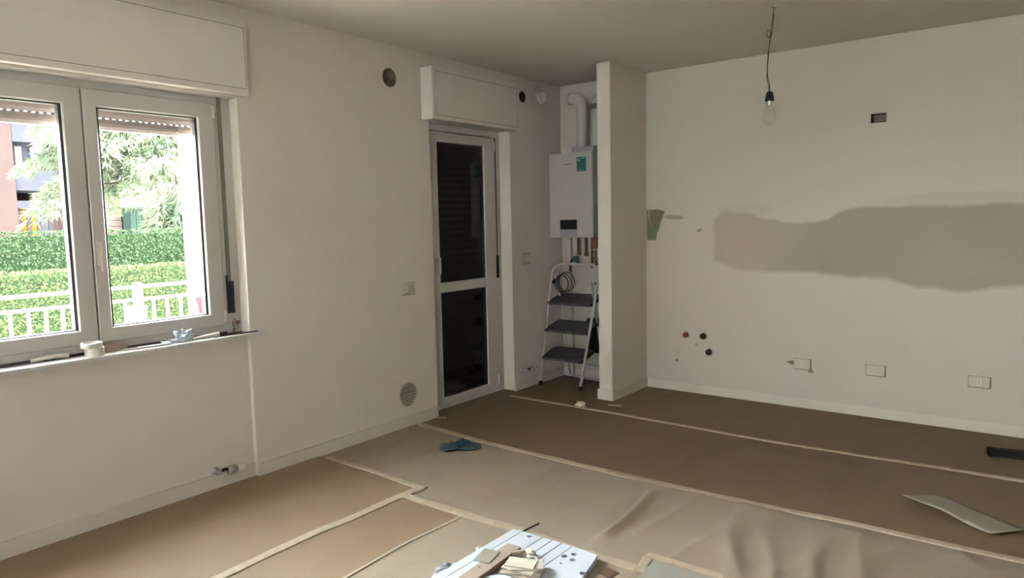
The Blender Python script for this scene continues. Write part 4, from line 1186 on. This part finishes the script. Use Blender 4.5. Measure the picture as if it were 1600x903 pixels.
cedar('large pale green cedar with drooping branches behind the hedges', -15.7, 7.5, 7.5, 5, 2.5, 2.25, 84)
cedar('small bushy conifer just behind the hedges, right of the large cedar', -12.25, 6.35, 2.7, 13, 0.42, 0.3, 40)
cedar('second cedar standing farther off to the right behind the green shed', -24.0, 14.0, 8.0, 9, 2.2)

# far house
ho = thing('apartment_building', 'pink apartment block with bluish balconies and yellow panels across the garden', 'building', (-21, 6, -0.3))
fw = MB()
fw.box(-24, -20.0, 1.0, 6.43, -0.3, 7.5)
fw.box(-24, -20.9, 6.43, 7.38, -0.3, 7.5)
fw.box(-24, -20.0, 7.38, 8.00, -0.3, 7.5)
fw.build('wall', 'pink', ho)
fw = MB()
fw.box(-24, -20.03, 8.00, 8.82, -0.3, 3.1)
fw.build('low_wing', 'pinkbrick', ho)
for r_ in range(0, 14):
    z = 0.9 + r_ * 0.16
    boxmesh(-20.03, -20.0, 8.00, 8.82, z, z + 0.15).build('brick_course', 'pinkbrick', ho)
boxmesh(-20.9, -20.0, 6.44, 7.37, 3.62, 4.15).build('balcony_slab', 'blue', ho)
boxmesh(-20.40, -20.30, 6.44, 7.37, 2.4, 3.62).build('balcony_back', 'blue', ho)
boxmesh(-20.15, -20.05, 6.44, 7.37, 2.45, 2.95).build('balcony_front', 'blue', ho)
for y0, y1 in ((6.52, 6.72), (6.86, 7.12), (7.2, 7.32)):
    f_ = boxmesh(-20.30, -20.26, y0, y1, 2.96, 3.56).build('window', 'blue', ho)
    boxmesh(-20.265, -20.25, y0 + 0.03, y1 - 0.03, 3.0, 3.53).build('pane', 'winglass', f_)
for k, (y0, y1, m) in enumerate(((6.43, 6.52, 'purple'), (6.52, 6.64, 'yellow'), (6.64, 6.72, 'purple'), (6.72, 6.86, 'yellow'), (6.86, 6.93, 'purple'), (6.93, 7.10, 'blue'), (7.10, 7.22, 'purple'), (7.22, 7.38, 'pink'))):
    boxmesh(-20.30, -20.12 + 0.03 * (m == 'purple'), y0, y1, -0.3, 2.02).build('entrance_panel' if m != 'purple' else 'entrance_post', m, ho)
boxmesh(-20.9, -20.0, 6.43, 7.38, 2.02, 2.2).build('canopy', 'blue', ho)
gd = thing('garden_shed', 'dark green wooden shed behind the hedge under the cedar', 'shed', (-19.7, 9.1, -0.3))
boxmesh(-20.6, -19.6, 8.86, 9.75, -0.3, 1.98).build('shed_wall', 'greendoor', gd)
for k in range(6):
    boxmesh(-19.6, -19.575, 8.87 + k * 0.147, 9.005 + k * 0.147, -0.3, 1.96).build('board', 'greendoor', gd)
boxmesh(-20.65, -19.5, 8.82, 9.80, 1.98, 2.05).build('roof', 'greendoor', gd)
